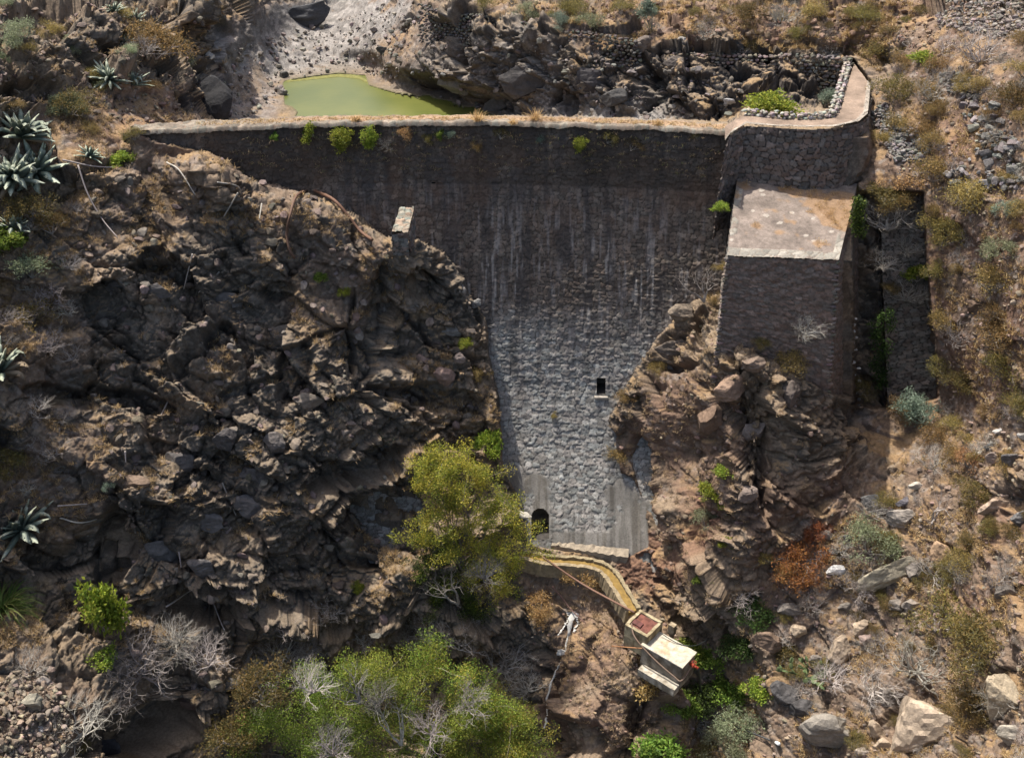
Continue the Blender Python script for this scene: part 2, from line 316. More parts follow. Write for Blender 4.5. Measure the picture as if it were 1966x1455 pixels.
HOL = [(680,905,110,34,2.2,-.35),(565,715,34,60,1.3,.5),(415,648,36,26,1.2,0),(255,765,80,24,1.8,.25),(215,1050,26,90,1.8,.1),(680,640,16,80,1.0,0),(690,1020,60,70,1.2,0),(760,1000,60,60,1.0,0),(330,1175,90,34,1.6,.1),(285,1405,110,50,3.0,0),(430,1180,120,26,1.4,-.2),(740,1010,70,90,1.3,0),(560,1120,60,60,.9,0),(860,770,80,26,1.0,.2),(300,500,34,26,.9,0),(120,760,80,22,1.2,.2),(470,1020,30,14,.5,0),(60,175,60,30,1.2,0),(80,40,70,50,1.4,0),(400,60,60,30,1.3,0),(1252,940,16,110,1.9,-.3),(1105,1420,60,40,1.4,0),(1080,1340,16,60,.9,.2),(1185,870,12,60,.8,-.2),(1290,700,50,10,1.0,-.1),(1350,620,12,34,.8,0),(1470,900,16,90,.9,0),(1420,800,18,60,.6,0),(1240,1380,40,50,1.6,0),(1440,110,60,16,.9,0),(940,200,70,14,.9,-.3),(1080,190,12,34,.8,0),(1250,150,40,20,.8,.2),(820,180,10,34,.8,0),
  (530,560,36,14,.8,-.3),(620,640,60,12,.9,-.5),(480,740,60,12,.8,-.4),(360,930,40,14,.8,-.3),(560,930,60,14,.8,-.4),(600,1040,60,12,.8,-.5),(440,1130,60,16,.9,-.2),(800,560,40,12,.7,.3),(780,760,60,14,.8,.3)]
for (u, v, ru, rv, dep, an) in HOL:
    xu = (Uf-u)*math.cos(an)+(Vf-v)*math.sin(an)+WN*14; yv = -(Uf-u)*math.sin(an)+(Vf-v)*math.cos(an)+nB_*9
    disp = disp-dep*sstep(1.1, .75, np.sqrt((xu/ru)**2+(yv/rv)**2))
lay = (P[:, 2]*math.cos(.45)-P[:, 0]*math.sin(.45))/1.5+.55*fbm(P, 3.0, 45, 3)+.12*fbm(P, .7, 46, 2)
lm = sstep(-.35, .25, fbm(P, 4., 47, 2)); disp = disp+edge*sm*rockA*lm*.62*(lay-np.floor(lay)-.5)*(.5+r01(hsh(np.floor(lay).astype(np.int64), h1, h1*0, 3), 2))
lay2 = (P[:, 2]*math.cos(.3)-P[:, 0]*math.sin(.3))/.5+.6*fbm(P, 1.2, 48, 3)
disp = disp+np.minimum(edge*1.5, 1)*rockA*.17*(lay2-np.floor(lay2)-.5)*sstep(-.3, .3, fbm(P, 2., 49, 2))
far = (Vf < 250) & (sdD.ravel() < 0) & (Uf > 430) & (Uf < 770)
disp = np.where(far, disp*.5, disp)
disp = disp*np.where((sdW.ravel() > -14) & (Vf < 262), .25, 1)
inside = (np.maximum(np.maximum(sdD, sdB), sdW).ravel() > 6)
disp[inside] = 0
P2 = P+Nn*disp[:, None]
if True:    # behind the pool edge stay above water
    mw = (sdW.ravel() < -4) & (Vf < 250) & (Uf > 430) & (Uf < 980) & (sdD.ravel() < -2)
    P2[:, 2] = np.where(mw, np.maximum(P2[:, 2], ZW+.03), P2[:, 2])
G3 = P2.reshape(n_, m_, 3); GN = grid_normals(G3); GN = np.where((GN*(CAM-G3)).sum(-1, keepdims=True) < 0, -GN, GN)
up = GN[..., 2].ravel()
# albedo ---------------------------------------------------------------
c_b = np.array([.100, .087, .072]); c_br = np.array([.158, .118, .083]); c_du = np.array([.265, .198, .132]); c_so = np.array([.155, .105, .075])
c_pa = np.array([.225, .205, .185]); c_red = np.array([.185, .082, .048]); c_bk = np.array([.035, .033, .033]); c_gr = np.array([.33, .21, .095])
nA = fbm(P, 1.8, 61, 4); nB = fbm(P, .5, 63, 3)
C = mix(np.tile(c_br, (len(P), 1)), c_b, sstep(-.25, .35, nA+blk*.55))
C *= (.72+.56*r01(h3, 5))[:, None]*(.82+.36*r01(h2, 6))[:, None]*(.8+.4*r01(h4, 7))[:, None]
dust = sstep(.45, .85, up+.18*nB+.12*nA)*(1-.3*blk)
C = mix(C, c_du, dust*.7)
Csoil = np.tile(c_so, (len(P), 1))*(.8+.35*r01(h4, 8))[:, None]*(1+.25*nB)[:, None]
C = mix(C, Csoil, soil*sstep(-.5, .35, nB+soil*.8)*.9)
peb = (r01(h4, 9) > .8)*soil
C = mix(C, np.array([.27, .235, .205]), peb*.6*e4)
C = mix(C, c_red, redd*.6*sstep(-.4, .5, nA+.3))
Cp = np.tile(c_pa, (len(P), 1))*(.55+.75*r01(h3, 10))[:, None]
C = mix(C, Cp, pale*sstep(-.6, .3, nB+pale*.6+up*.4-.2))
C = mix(C, c_bk*(.7+.7*r01(h3, 12))[:, None], wet*.85*sstep(.85, .5, up+.2*nB))
gr = sstep(.15, .65, fbm(P, 1.1, 71, 3)+.25*soil)*sstep(.35, .7, up)*(1-pale)*(Vf > 0)
C = mix(C, c_gr, gr*.5*(1-.5*blk))
shore = sstep(-26, -3, sdW.ravel()+WN*8)*(Vf < 250)*(sdD.ravel() < 3)
C = mix(C, np.array([.16, .125, .085]), shore*.7*(P2[:, 2] < ZW+.8)); C = mix(C, np.array([.10, .10, .04]), sstep(-7, -1, sdW.ravel()+WN*3)*(Vf < 250)*.6*(P2[:, 2] < ZW+.22))
C = np.clip(C, .012, .8)
fq = grid_faces(n_, m_)[:, ::-1]
ground = link(bpy.data.objects.new('ravine_slopes', fastmesh('ravine_slopes', P2, fq, C, M_ROCK)))
tag(ground, kind='structure')
SOIL = soil.reshape(n_, m_); UP = GN[..., 2]; BLK = blk.reshape(n_, m_)
FREE = (np.maximum(np.maximum(np.maximum(sdD, sdB), sdW), np.maximum(sdpoly(PIERPOLY, U, V), sdpoly(SLITPOLY, U, V))) < -3)
def gi(u, v):
    j = np.clip(np.searchsorted(us, u), 0, m_-1); i = np.clip(np.searchsorted(vs, v), 0, n_-1); return i, j
def G(u, v):
    i, j = gi(u, v); return G3[i, j].copy()
def mpp(p):
    """metres per photo pixel at a point"""
    d = np.asarray(p)-CAM; return float(d[1]*math.cos(PITCH)-d[2]*math.sin(PITCH))/F0

# ------------------------------------------------------------------ water
def flat_poly(pts):
    return np.array(pts), np.arange(len(pts))[None]
wp = [atz(u, v, ZW) for u, v in [(500,120),(720,120),(760,150),(860,180),(1000,215),(1060,262),(480,262),(500,200)]]
mw = bpy.data.materials.new('green_water'); mw.use_nodes = True; t = mw.node_tree; b = t.nodes['Principled BSDF']
b.inputs['Roughness'].default_value = .35; b.inputs['Specular IOR Level'].default_value = .35
tc = t.nodes.new('ShaderNodeTexCoord'); nz = t.nodes.new('ShaderNodeTexNoise'); nz.inputs['Scale'].default_value = .35; nz.inputs['Detail'].default_value = 5
cr = t.nodes.new('ShaderNodeValToRGB'); cr.color_ramp.elements[0].position = .35; cr.color_ramp.elements[0].color = (.085, .098, .022, 1)
cr.color_ramp.elements[1].position = .7; cr.color_ramp.elements[1].color = (.125, .13, .03, 1)
t.links.new(tc.outputs['Object'], nz.inputs[0]); t.links.new(nz.outputs[0], cr.inputs[0]); t.links.new(cr.outputs[0], b.inputs['Base Color'])
n2 = t.nodes.new('ShaderNodeTexNoise'); n2.inputs['Scale'].default_value = 3; bp = t.nodes.new('ShaderNodeBump'); bp.inputs['Strength'].default_value = .25; bp.inputs['Distance'].default_value = .02
t.links.new(tc.outputs['Object'], n2.inputs[0]); t.links.new(n2.outputs[0], bp.inputs['Height']); t.links.new(bp.outputs[0], b.inputs['Normal'])
pv, pf = flat_poly(wp)
wo = link(bpy.data.objects.new('reservoir_water', fastmesh('reservoir_water', pv, pf, None, mw, False))); tag(wo, kind='structure')
# yellow algae scum along the far shore
sp = [(550,152),(600,147),(650,141),(690,146),(730,168),(700,158),(690,152),(650,148),(600,153),(552,158)]
pv = np.array([atz(u, v, ZW+.012) for u, v in sp]); pf = np.arange(len(sp))[None]
solo('algae_scum', pv, pf, [.15, .145, .045], M_CONC, False, label='yellow green algae scum along the far edge of the pool', cat='algae', kind='stuff')

# ------------------------------------------------------------------ masonry
def stones2d(S, T, w, h, s, jx=.8, jy=.45):
    """coursed rubble: F2-F1 edge distance and stone hash on (S,T) in metres"""
    Pq = np.stack([S/w, T/h], -1); row = np.floor(Pq[:, 1]).astype(np.int64)
    f1 = np.full(len(S), 9.); f2 = np.full(len(S), 9.); hid = np.zeros(len(S), np.int64)
    asp = 1.0
    for b in (-1, 0, 1):
        j = row+b; sh = hsh(j, j*3, j*0, s+5)/float(0x3fffffff); ii = np.floor(Pq[:, 0]+sh).astype(np.int64)
        for a in (-2, -1, 0, 1, 2):
            i = ii+a; hh = hsh(i, j, i*0, s)
            cx = i-sh+.5+jx*((hh & 1023)/1023.-.5); cy = j+.5+jy*(((hh >> 10) & 1023)/1023.-.5)
            d = np.sqrt((Pq[:, 0]-cx)**2+((Pq[:, 1]-cy)*1.1)**2)
            m = d < f1; f2 = np.where(m, f1, np.minimum(f2, d)); f1 = np.where(m, d, f1); hid[m] = hh[m]
    return f1, f2-f1, hid
def masonry(base, S, T, nrm, w=.34, h=.24, depth=.06, seed=1, base_col=(.16,.125,.1), var=.5, tint=.3, mortar=(.09,.075,.062), rough=.03, plaster=None, warp=.06):
    Pf = base.reshape(-1, 3); Sf = S.ravel(); Tf = T.ravel()
    wx = fbm(Pf, .5, seed+90, 3)*warp; wy = fbm(Pf, .5, seed+95, 3)*warp
    f1, e, hid = stones2d(Sf+wx, Tf+wy, w, h, seed)
    a = r01(hid, 3); k = sstep(.0, .15, e)
    tl = (Sf/w-np.floor(Sf/w)-.5)*(r01(hid, 11)-.5)*.5
    d = depth*k*(.25+1.1*a+tl)+rough*fbm(Pf, .22, seed+3, 4)
    col = np.array(base_col)[None]*(1-var+2*var*r01(hid, 4))[:, None]
    tt = r01(hid, 5)
    col = col*(1+tint*np.stack([tt-.5, 0*tt, .4*(.5-tt)], -1)*1.4)
    pal = r01(hid, 6) > .965; col[pal] *= 1.45
    col = mix(np.tile(np.array(mortar), (len(Pf), 1)), col, sstep(.02, .13, e))
    if plaster is not None:
        pl = plaster.ravel()[:, None]; d = d*(1-pl[:, 0])+pl[:, 0]*(depth*.9+rough*.4*fbm(Pf, .6, seed+8, 3)); col = col*(1-pl)+pl*np.array([.205, .19, .168])*(1+.2*fbm(Pf, 1.2, seed+9, 3))[:, None]
    return Pf+nrm.reshape(-1, 3)*d[:, None], col
def resample(pts, step):
    pts = np.array(pts, float); L = np.concatenate([[0], np.cumsum(np.linalg.norm(np.diff(pts, axis=0), axis=1))])
    n = max(2, int(L[-1]/step)+1); t = np.linspace(0, L[-1], n); return np.stack([np.interp(t, L, pts[:, k]) for k in range(3)], -1), t
def ruled(top, bot, step, **k):
    """masonry wall between two polylines with equal point counts (top, bottom)"""
    outward = k.pop('outward', None)
    top = np.array(top, float); bot = np.array(bot, float)
    L = np.concatenate([[0], np.cumsum(np.linalg.norm(np.diff(top, axis=0), axis=1))]); n = max(3, int(L[-1]/step)+1); t = np.linspace(0, L[-1], n)
    A = np.stack([np.interp(t, L, top[:, i]) for i in range(3)], -1); B = np.stack([np.interp(t, L, bot[:, i]) for i in range(3)], -1)
    hgt = np.linalg.norm(A-B, axis=1).max(); m = max(3, int(hgt/step)+1); q = np.linspace(0, 1, m)
    base = A[None]*(1-q)[:, None, None]+B[None]*q[:, None, None]
    S = np.tile(t, (m, 1)); T = np.repeat((1-q)[:, None], n, 1)*hgt
    nr = grid_normals(base)
    if outward is not None and (nr.mean((0, 1))@np.array(outward)) < 0: nr = -nr
    Vv, C = masonry(base, S, T, nr, **k)
    return Vv, grid_faces(m, n), C
def join(*ms):
    V = []; F = {}; C = []; o = 0
    for (v, f, c) in ms:
        v = np.asarray(v, float); c = np.asarray(c, float)
        if c.ndim == 1: c = np.tile(c, (len(v), 1))
        V.append(v); C.append(c)
        for ff in (f if isinstance(f, list) else [f]): F.setdefault(ff.shape[1], []).append(ff+o)
        o += len(v)
    return np.concatenate(V), [np.concatenate(x) for x in F.values()], np.concatenate(C)

# ---- dam
DS = .046
xs = np.arange(-20.6, 13.6, DS); zs = np.arange(0, -22.4, -DS)
XX, ZZ = np.meshgrid(xs, zs); YY = faceY(XX, ZZ)
step_ = .10*sstep(-3.40, -3.34, ZZ); YY = YY+step_
base = np.stack([XX, YY, ZZ], -1); nr = grid_normals(base); nr = np.where(nr[..., 1:2] > 0, -nr, nr)
slen = np.concatenate([[0], np.cumsum(np.sqrt(np.diff(zs)**2+np.diff(profY(zs))**2))]); TT = np.repeat(-slen[:, None], len(xs), 1)
Pb = base.reshape(-1, 3)
def dpx(u, v):
    P_ = at(u, v, float(damhit(np.array(float(u)), np.array(float(v))))); return P_
# plastered zones near the foot
def damuv():
    d = Pb-CAM; c, s = math.cos(PITCH), math.sin(PITCH)
    f = d[:, 1]*c-d[:, 2]*s; upc = d[:, 1]*s+d[:, 2]*c
    return CU+F0*d[:, 0]/f, CV-F0*upc/f
du_, dv_ = damuv()
nn = fbm(Pb, .8, 201, 3)*14
pl = np.maximum(sstep(-5, 8, sdpoly([(940,900),(1030,905),(1062,920),(1064,985),(1050,1050),(940,1050)], du_+nn, dv_)), sstep(-5, 10, sdpoly([(1165,940),(1190,915),(1260,960),(1260,1080),(1150,1060),(1180,1010)], du_+nn, dv_)))
pl *= sstep(-.75, -.15, fbm(Pb, .9, 205, 4)).reshape(pl.shape)
pl = np.maximum(pl, .8*sstep(-3, 5, sdpoly([(1060,1020),(1250,1020),(1250,1070),(1060,1050)], du_+nn, dv_)))
Vd, Cd = masonry(base, XX, TT, nr, w=.37, h=.215, depth=.05, seed=4, base_col=(.235,.226,.208), var=.34, tint=.08, mortar=(.09,.084,.075), rough=.022, plaster=pl.reshape(XX.shape), warp=.09)
z_ = Pb[:, 2]
st = fbm(np.stack([Pb[:, 0]*3.2, Pb[:, 0]*0, Pb[:, 2]*.33], -1), 1., 211, 4)           # vertical run-off streaks
st2 = fbm(np.stack([Pb[:, 0]*6.5, Pb[:, 0]*0+5, Pb[:, 2]*.8], -1), 1., 215, 3)
bg1 = fbm(Pb, 3., 221, 3)
hi = sstep(-12.5, -8.5, z_+bg1*1.2)
Cd = mix(Cd, Cd*np.array([.52, .43, .37]), hi)
Cd = mix(Cd, np.array([.060, .052, .048]), .72*sstep(-.15, .6, st)*sstep(-20, -8, z_))
Cd = mix(Cd, np.array([.20, .175, .16]), .6*sstep(.15, .8, st2+.3*bg1)*sstep(-2.6, -5, z_)*sstep(-19, -10, z_))
Cd = mix(Cd, np.array([.13, .075, .045]), .40*sstep(.0, .6, fbm(Pb, 1.6, 231, 4))*sstep(-6.8, -3.5, z_))
Cd = mix(Cd, np.array([.06, .047, .037]), .65*sstep(-3.7, -3.1, z_)*sstep(-.5, .3, bg1+.2))
cal = sstep(.62, .9, st2+.25*st)*sstep(-4, -8, z_)*sstep(-14, -10, z_)
Cd = mix(Cd, np.array([.42, .38, .33]), cal*.4)
dk = sstep(.05, .8, fbm(np.stack([Pb[:, 0]*1.6, Pb[:, 0]*0+9, Pb[:, 2]*.5], -1), 1., 241, 4)); Cd = mix(Cd, Cd*.6, dk*.5)
ps = pl.ravel(); Cd = mix(Cd, Cd*np.array([.74, .72, .69]), ps*sstep(-.2, .5, st+.5*st2))
edg = sstep(-17, -21.5, z_); Cd = mix(Cd, Cd*.7, edg*sstep(-.2, .6, st2))
# openings: (pixel outline) window and arch removed from the face
def inrect(u0, v0, u1, v1): return (du_ > u0) & (du_ < u1) & (dv_ > v0) & (dv_ < v1)
holes = inrect(1145, 724, 1163, 758) | (inrect(1019, 990, 1055, 1036)) | (((du_-1037)/18)**2+((dv_-992)/18)**2 < 1) | inrect(827, 348, 838, 353)
fd = grid_faces(*XX.shape); keep = ~holes[fd].all(1); fd = fd[keep]
dam = thing('masonry_dam', 'tall curved rubble stone dam spanning the ravine below the green pool', 'dam', (0, -1, 0))
part('downstream_face', Vd, fd[:, ::-1], Cd, M_WALL, dam)
# crest
xs2 = np.arange(-20.2, 12.4, .06); ws = np.arange(-.10, 1.06, .06); X2, W2 = np.meshgrid(xs2, ws)
zt = .05*fbm(np.stack([X2, W2, X2*0], -1).reshape(-1, 3), .9, 301, 4).reshape(X2.shape)+.10-.2*sstep(-.02, -.1, W2)-.04*sstep(.2, .5, W2)*sstep(1., .8, W2)
base = np.stack([X2, arcY(X2)+W2-.06, zt], -1); nr = np.zeros_like(base); nr[..., 2] = 1
Vc, Cc = masonry(base, X2, W2+.1, nr, w=.42, h=.34, depth=.035, seed=21, base_col=(.18,.155,.122), var=.35, tint=.1, mortar=(.22,.16,.115), rough=.05)
md = sstep(.25, .5, W2+.15*fbm(base.reshape(-1, 3), .8, 305, 3).reshape(X2.shape))*sstep(1.1, .85, W2)*sstep(-18, -8, X2)
Cc = mix(Cc, np.array([.14, .115, .09]), .6*sstep(.1, .6, fbm(base.reshape(-1, 3), .7, 311, 4)))
Cc = mix(Cc, np.array([.29, .19, .115])*(1+.25*fbm(base.reshape(-1, 3), .5, 309, 3))[:, None], md.ravel()*.85)
part('crest', Vc, grid_faces(*X2.shape), Cc, M_WALL, dam)
# upstream face
X3, Z3 = np.meshgrid(np.arange(-20.4, 12.5, .15), np.arange(.06, -9, -.15)); b3 = np.stack([X3, arcY(X3)+.97+0*Z3, Z3], -1)
V3, C3 = masonry(b3, X3, Z3, np.tile([0, 1., 0], X3.shape+(1,)), w=.4, h=.3, depth=.06, seed=25)
part('upstream_face', V3, grid_faces(*X3.shape), C3, M_WALL, dam)
# opening tunnels
def tunnel(outl, depth=2.2):
    """outl: pixel outline on the dam face -> shaft going back into the wall"""
    f = np.array([dpx(u, v) for u, v in outl]); f[:, 1] += .02; b = f+np.array([0, depth, 0]); n = len(f)
    V = np.concatenate([f, b]); i = np.arange(n); j = (i+1) % n
    return V, [np.stack([i, i+n, j+n, j], 1), (np.arange(n)[::-1]+n)[None]]
tv, tf = tunnel([(1143.5,722),(1164.5,722),(1164.5,760),(1143.5,760)])
wd = part('window_opening', tv, tf, [.05, .045, .04], M_CONC, dam, False)
pc = dpx(1152, 762)
def boxmesh(c, s, rz=0., bev=0.0, col=(.3,.27,.24)):
    v = np.array([[x, y, z] for x in (-.5, .5) for y in (-.5, .5) for z in (-.5, .5)])*np.array(s)
    f = np.array([[0,1,3,2],[4,6,7,5],[0,4,5,1],[2,3,7,6],[0,2,6,4],[1,5,7,3]])
    c_, s_ = math.cos(rz), math.sin(rz); v = np.stack([v[:, 0]*c_-v[:, 1]*s_, v[:, 0]*s_+v[:, 1]*c_, v[:, 2]], -1)
    return v+np.asarray(c), f, np.array(col)
v, f, c = boxmesh(pc+np.array([.05, -.02, 0]), (.75, .34, .16), col=(.30, .27, .23)); part('sill', v, f, c, M_CONC, wd, False)
th = np.linspace(math.pi, 0, 9)
tv, tf = tunnel([(1017.5,1040)]+[(1037+19.5*math.cos(a), 992-20*math.sin(a)) for a in th]+[(1056.5,1040)])
part('arched_opening', tv, tf, [.05, .045, .04], M_CONC, dam, False)
tv, tf = tunnel([(825.5,347),(839.5,347),(839.5,354.5),(825.5,354.5)], 1.); part('drain_slot', tv, tf, [.04, .04, .04], M_CONC, dam, False)

# ---- rocks
def icos(n):
    bm_ = __import__('bmesh').new(); __import__('bmesh').ops.create_icosphere(bm_, subdivisions=n, radius=1)
    V = np.array([v.co[:] for v in bm_.verts]); F = np.array([[v.index for v in f.verts] for f in bm_.faces]); bm_.free(); return V, F
def rockshape(seed, sub=2, cuts=14, rough=.04, d0=.5, d1=.84):
    r = np.random.default_rng(seed); V, F = icos(sub); V = V.copy()
    for k in range(cuts):
        n = r.normal(size=3); n /= np.linalg.norm(n); d = r.uniform(d0, d1); t = V@n; V -= np.clip(t-d, 0, None)[:, None]*n
    V += (V/np.linalg.norm(V, axis=1)[:, None])*(fbm(V+seed*3.1, .5, seed, 4)*rough)[:, None]
    return V, F
RS = [rockshape(100+k, 2, 11, .03, .42, .78) for k in range(8)]; RS2 = [rockshape(200+k, 3, 14, .05, .45, .8) for k in range(8)]
def rotz(a): return np.array([[math.cos(a), -math.sin(a), 0], [math.sin(a), math.cos(a), 0], [0, 0, 1]])
def rotmats(r, n, tiltmax=3.14):
    a = r.uniform(0, 6.283, n); b = r.uniform(-tiltmax, tiltmax, n)
    ca, sa, cb, sb = np.cos(a), np.sin(a), np.cos(b), np.sin(b); z = 0*a; o = z+1
    Rz = np.stack([np.stack([ca, -sa, z], -1), np.stack([sa, ca, z], -1), np.stack([z, z, o], -1)], -2)
    Rx = np.stack([np.stack([o, z, z], -1), np.stack([z, cb, -sb], -1), np.stack([z, sb, cb], -1)], -2)
    return Rz@Rx
def scatter_stones(pos, size, cols, seed=1, shapes=None, rots=None):
    """pos (n,3), size (n,3), cols (n,3) -> one mesh"""
    shapes = shapes or RS; r = np.random.default_rng(seed); pos = np.asarray(pos); n = len(pos); size = np.asarray(size)
    if rots is None: rots = rotmats(r, n)
    kind = r.integers(0, len(shapes), n); out = []
    for k, (V, F) in enumerate(shapes):
        m = np.where(kind == k)[0]
        if not len(m): continue
        v = V[None]*1.0; v = np.einsum('nij,nvj->nvi', rots[m], np.repeat(v, len(m), 0)*size[m][:, None, :] if False else np.repeat(v, len(m), 0)) * size[m][:, None, :] if False else np.einsum('nij,nvj->nvi', rots[m], np.repeat(v, len(m), 0)*size[m][:, None, :])
        v = v+pos[m][:, None, :]; f = F[None]+(np.arange(len(m))*len(V))[:, None, None]
        out.append((v.reshape(-1, 3), f.reshape(-1, 3), np.repeat(cols[m], len(V), 0)))
    return join(*out)
def colvar(r, n, base, var=.35, tint=.12):
    return np.array(base)[None]*(1+var*r.uniform(-1, 1, (n, 1)))*(1+tint*r.uniform(-1, 1, (n, 3)))

def drystone(top, height, width, s=.26, seed=1, base=(.16,.135,.115), face_only=False, taper=.12, outward=None):
    """dry-stone wall: rows of rough stones along a polyline (points on the wall's top edge)"""
    r = np.random.default_rng(seed); pts, t = resample(top, s*1.05); tan = np.gradient(pts, axis=0); tan[:, 2] = 0; tan /= np.linalg.norm(tan, axis=1)[:, None]
    nrm = np.stack([tan[:, 1], -tan[:, 0], tan[:, 0]*0], -1)
    if outward is not None and (nrm.mean(0)@np.array(outward)) < 0: nrm = -nrm
    pos = []; rows = max(1, int(height/(s*.72))); cols_w = max(1, int(round(width/s)))
    for q in range(rows):
        lay = range(cols_w) if (q == 0 or not face_only) else [0]
        for b in (range(cols_w) if q == 0 else (set([0, cols_w-1]) if not face_only else [0])):
            off = -b*s*1.0+q*s*.72*taper
            p = pts+nrm*off+np.array([0, 0, -s*.36-q*s*.72])+tan*(r.uniform(-.25, .25, (len(pts), 1))+.5*(q % 2))*s
            pos.append(p+r.normal(0, .03, p.shape))
    pos = np.concatenate(pos); n = len(pos)
    sz = s*np.stack([r.uniform(.45, .85, n), r.uniform(.42, .7, n), r.uniform(.34, .52, n)], -1)
    ang_ = np.arctan2(tan[:, 1], tan[:, 0]); ang_ = np.tile(ang_, n//len(pts)+1)[:n]+r.uniform(-.35, .35, n)
    ca, sa, z = np.cos(ang_), np.sin(ang_), 0*ang_; Rz = np.stack([np.stack([ca, -sa, z], -1), np.stack([sa, ca, z], -1), np.stack([z, z, z+1], -1)], -2)
    return scatter_stones(pos, sz, colvar(r, n, base), seed, rots=Rz)

# ---- bastion
ZB = .55
fr = [(1392,266),(1402,252),(1432,241),(1500,246),(1560,248),(1615,244),(1650,236),(1666,222),(1669,195),(1671,165)]
top = np.array([atz(u, v, ZB) for u, v in fr]); top[0, 2] = top[1, 2] = .35
bk = [(1392,243),(1415,228),(1432,219),(1500,226),(1560,228),(1600,224),(1612,214),(1618,200),(1626,165),(1640,122)]
back = np.array([atz(u, v, ZB) for u, v in bk])
bot = top.copy(); ctr = np.array([15., 2., 0]); dvec = top-ctr; dvec[:, 2] = 0; dvec /= np.linalg.norm(dvec, axis=1)[:, None]; bot += dvec*.35; bot[:, 2] = -5.0; bot[8:, 2] = -2.6
bas = thing('curved_bastion', 'rounded dark stone bastion with a walkway at the right end of the dam crest', 'stone wall', (15.5, -2, -1))
Vw, Fw, Cw = ruled(top, bot, .055, outward=(0, -1, 0), w=.42, h=.30, depth=.10, seed=41, base_col=(.15,.122,.104), var=.32, tint=.15, mortar=(.045,.038,.034), rough=.04)
part('wall', Vw, Fw, Cw, M_WALL, bas)
def sheet_between(A, B, step, z_n=.04, seed=5):
    A = np.array(A); B = np.array(B); L = np.concatenate([[0], np.cumsum(np.linalg.norm(np.diff(A, axis=0), axis=1))]); n = int(L[-1]/step)+2; t = np.linspace(0, L[-1], n)
    a = np.stack([np.interp(t, L, A[:, i]) for i in range(3)], -1); b = np.stack([np.interp(t, L, B[:, i]) for i in range(3)], -1)
    m = int(np.linalg.norm(a-b, axis=1).max()/step)+2; q = np.linspace(0, 1, m)
    P_ = a[None]*(1-q)[:, None, None]+b[None]*q[:, None, None]
    return P_, q
Pw, q = sheet_between(top+np.array([0, 0, .05])-dvec*.02, back, .07); nz_ = fbm(Pw.reshape(-1, 3), .6, 51, 4)
Pw2 = Pw.reshape(-1, 3)+np.array([0, 0, 1.])*(nz_*.03)[:, None]
Cb = np.array([.21, .155, .115])*(1+.3*nz_)[:, None]; qq = np.repeat(q[:, None], Pw.shape[1], 1).ravel()
f1_, e_, hid_ = stones2d(Pw.reshape(-1, 3)[:, 0]+Pw.reshape(-1, 3)[:, 1]*.3, Pw.reshape(-1, 3)[:, 1]-Pw.reshape(-1, 3)[:, 0]*.3, .4, .36, 61)
eg = sstep(.22, .12, qq)
Cb = mix(Cb, np.array([.30, .265, .22])*(.7+.5*r01(hid_, 3))[:, None]*sstep(0, .1, e_)[:, None], eg*.9); Pw2[:, 2] += eg*.05*sstep(0, .15, e_)
part('walkway', Pw2, grid_faces(Pw.shape[0], Pw.shape[1]), Cb, M_WALL, bas)
Pp = [(1434,209),(1470,214),(1530,218),(1588,217),(1603,210),(1608,200),(1613,184),(1624,146),(1634,108)]
parv = drystone([atz(u, v, ZB+.34) for u, v in Pp], .62, .62, s=.25, seed=44, base=(.30,.27,.23))
part('parapet', *parv, M_STONE, bas)
# wall stones where the crest meets the bastion
# ---- buttress block
bt = thing('square_buttress', 'massive square stone buttress with a flat dusty top edged in white stones', 'buttress', (13.5, -5, -10))
BL = at(1419,336,-1.6); BR = at(1643,356,-1.8); FR = at(1608,500,-8.3); FL = at(1398,492,-8.3)
def down(p, u, v, Y): return at(u, v, Y)
FLb = at(1376,690,-8.75); FRb = at(1588,800,-9.0)
BRb = at(1652,800,-3.6); BLb = BL+np.array([-.35, -.3, -6.5])
FLb = FL+(FLb-FL)*1.25; FRb = FR+(FRb-FR)*1.05
bcol = dict(w=.36, h=.17, depth=.05, base_col=(.175,.132,.106), var=.3, tint=.16, mortar=(.12,.094,.078), rough=.045)
cs = []; cz = []; rr_ = np.random.default_rng(8)
for a_, b_ in ((FL, FLb), (FR, FRb)):
    for k in range(40):
        cs.append(a_+(b_-a_)*(k+.5)/40+rr_.normal(0, .02, 3)); cz.append([rr_.uniform(.16, .28), rr_.uniform(.10, .16), .13])
qst = scatter_stones(cs, cz, colvar(rr_, len(cs), (.18,.142,.115), .3), 9, rots=np.tile(np.eye(3), (len(cs), 1, 1)))
part('front_wall', *join(ruled([FL, FR], [FLb, FRb], .055, outward=(0, -1, 0), seed=71, **bcol), qst), M_WALL, bt)
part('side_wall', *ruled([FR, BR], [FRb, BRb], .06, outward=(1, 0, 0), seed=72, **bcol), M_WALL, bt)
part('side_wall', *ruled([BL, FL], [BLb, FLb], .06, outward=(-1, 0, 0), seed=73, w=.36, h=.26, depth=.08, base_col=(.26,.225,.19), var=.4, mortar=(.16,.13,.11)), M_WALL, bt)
q1 = np.linspace(-.012, 1.012, 120); q2 = np.linspace(-.012, 1.012, 130)
a, b = np.meshgrid(q1, q2); Tp = (FL[None, None]*((1-a)*(1-b))[..., None]+FR*(a*(1-b))[..., None]+BR*(a*b)[..., None]+BL*((1-a)*b)[..., None]); TF = Tp.reshape(-1, 3)
nzt = fbm(TF, .8, 81, 4); TF2 = TF+np.array([0, 0, 1.])*(.03*nzt+.05)[:, None]
lx, ly = a.ravel()*6.3, b.ravel()*6.6
f1_, e_, hid_ = stones2d(lx+.08*fbm(TF, .4, 83, 2), ly+.08*fbm(TF, .4, 84, 2), .5, .42, 85, jx=.9, jy=.7)
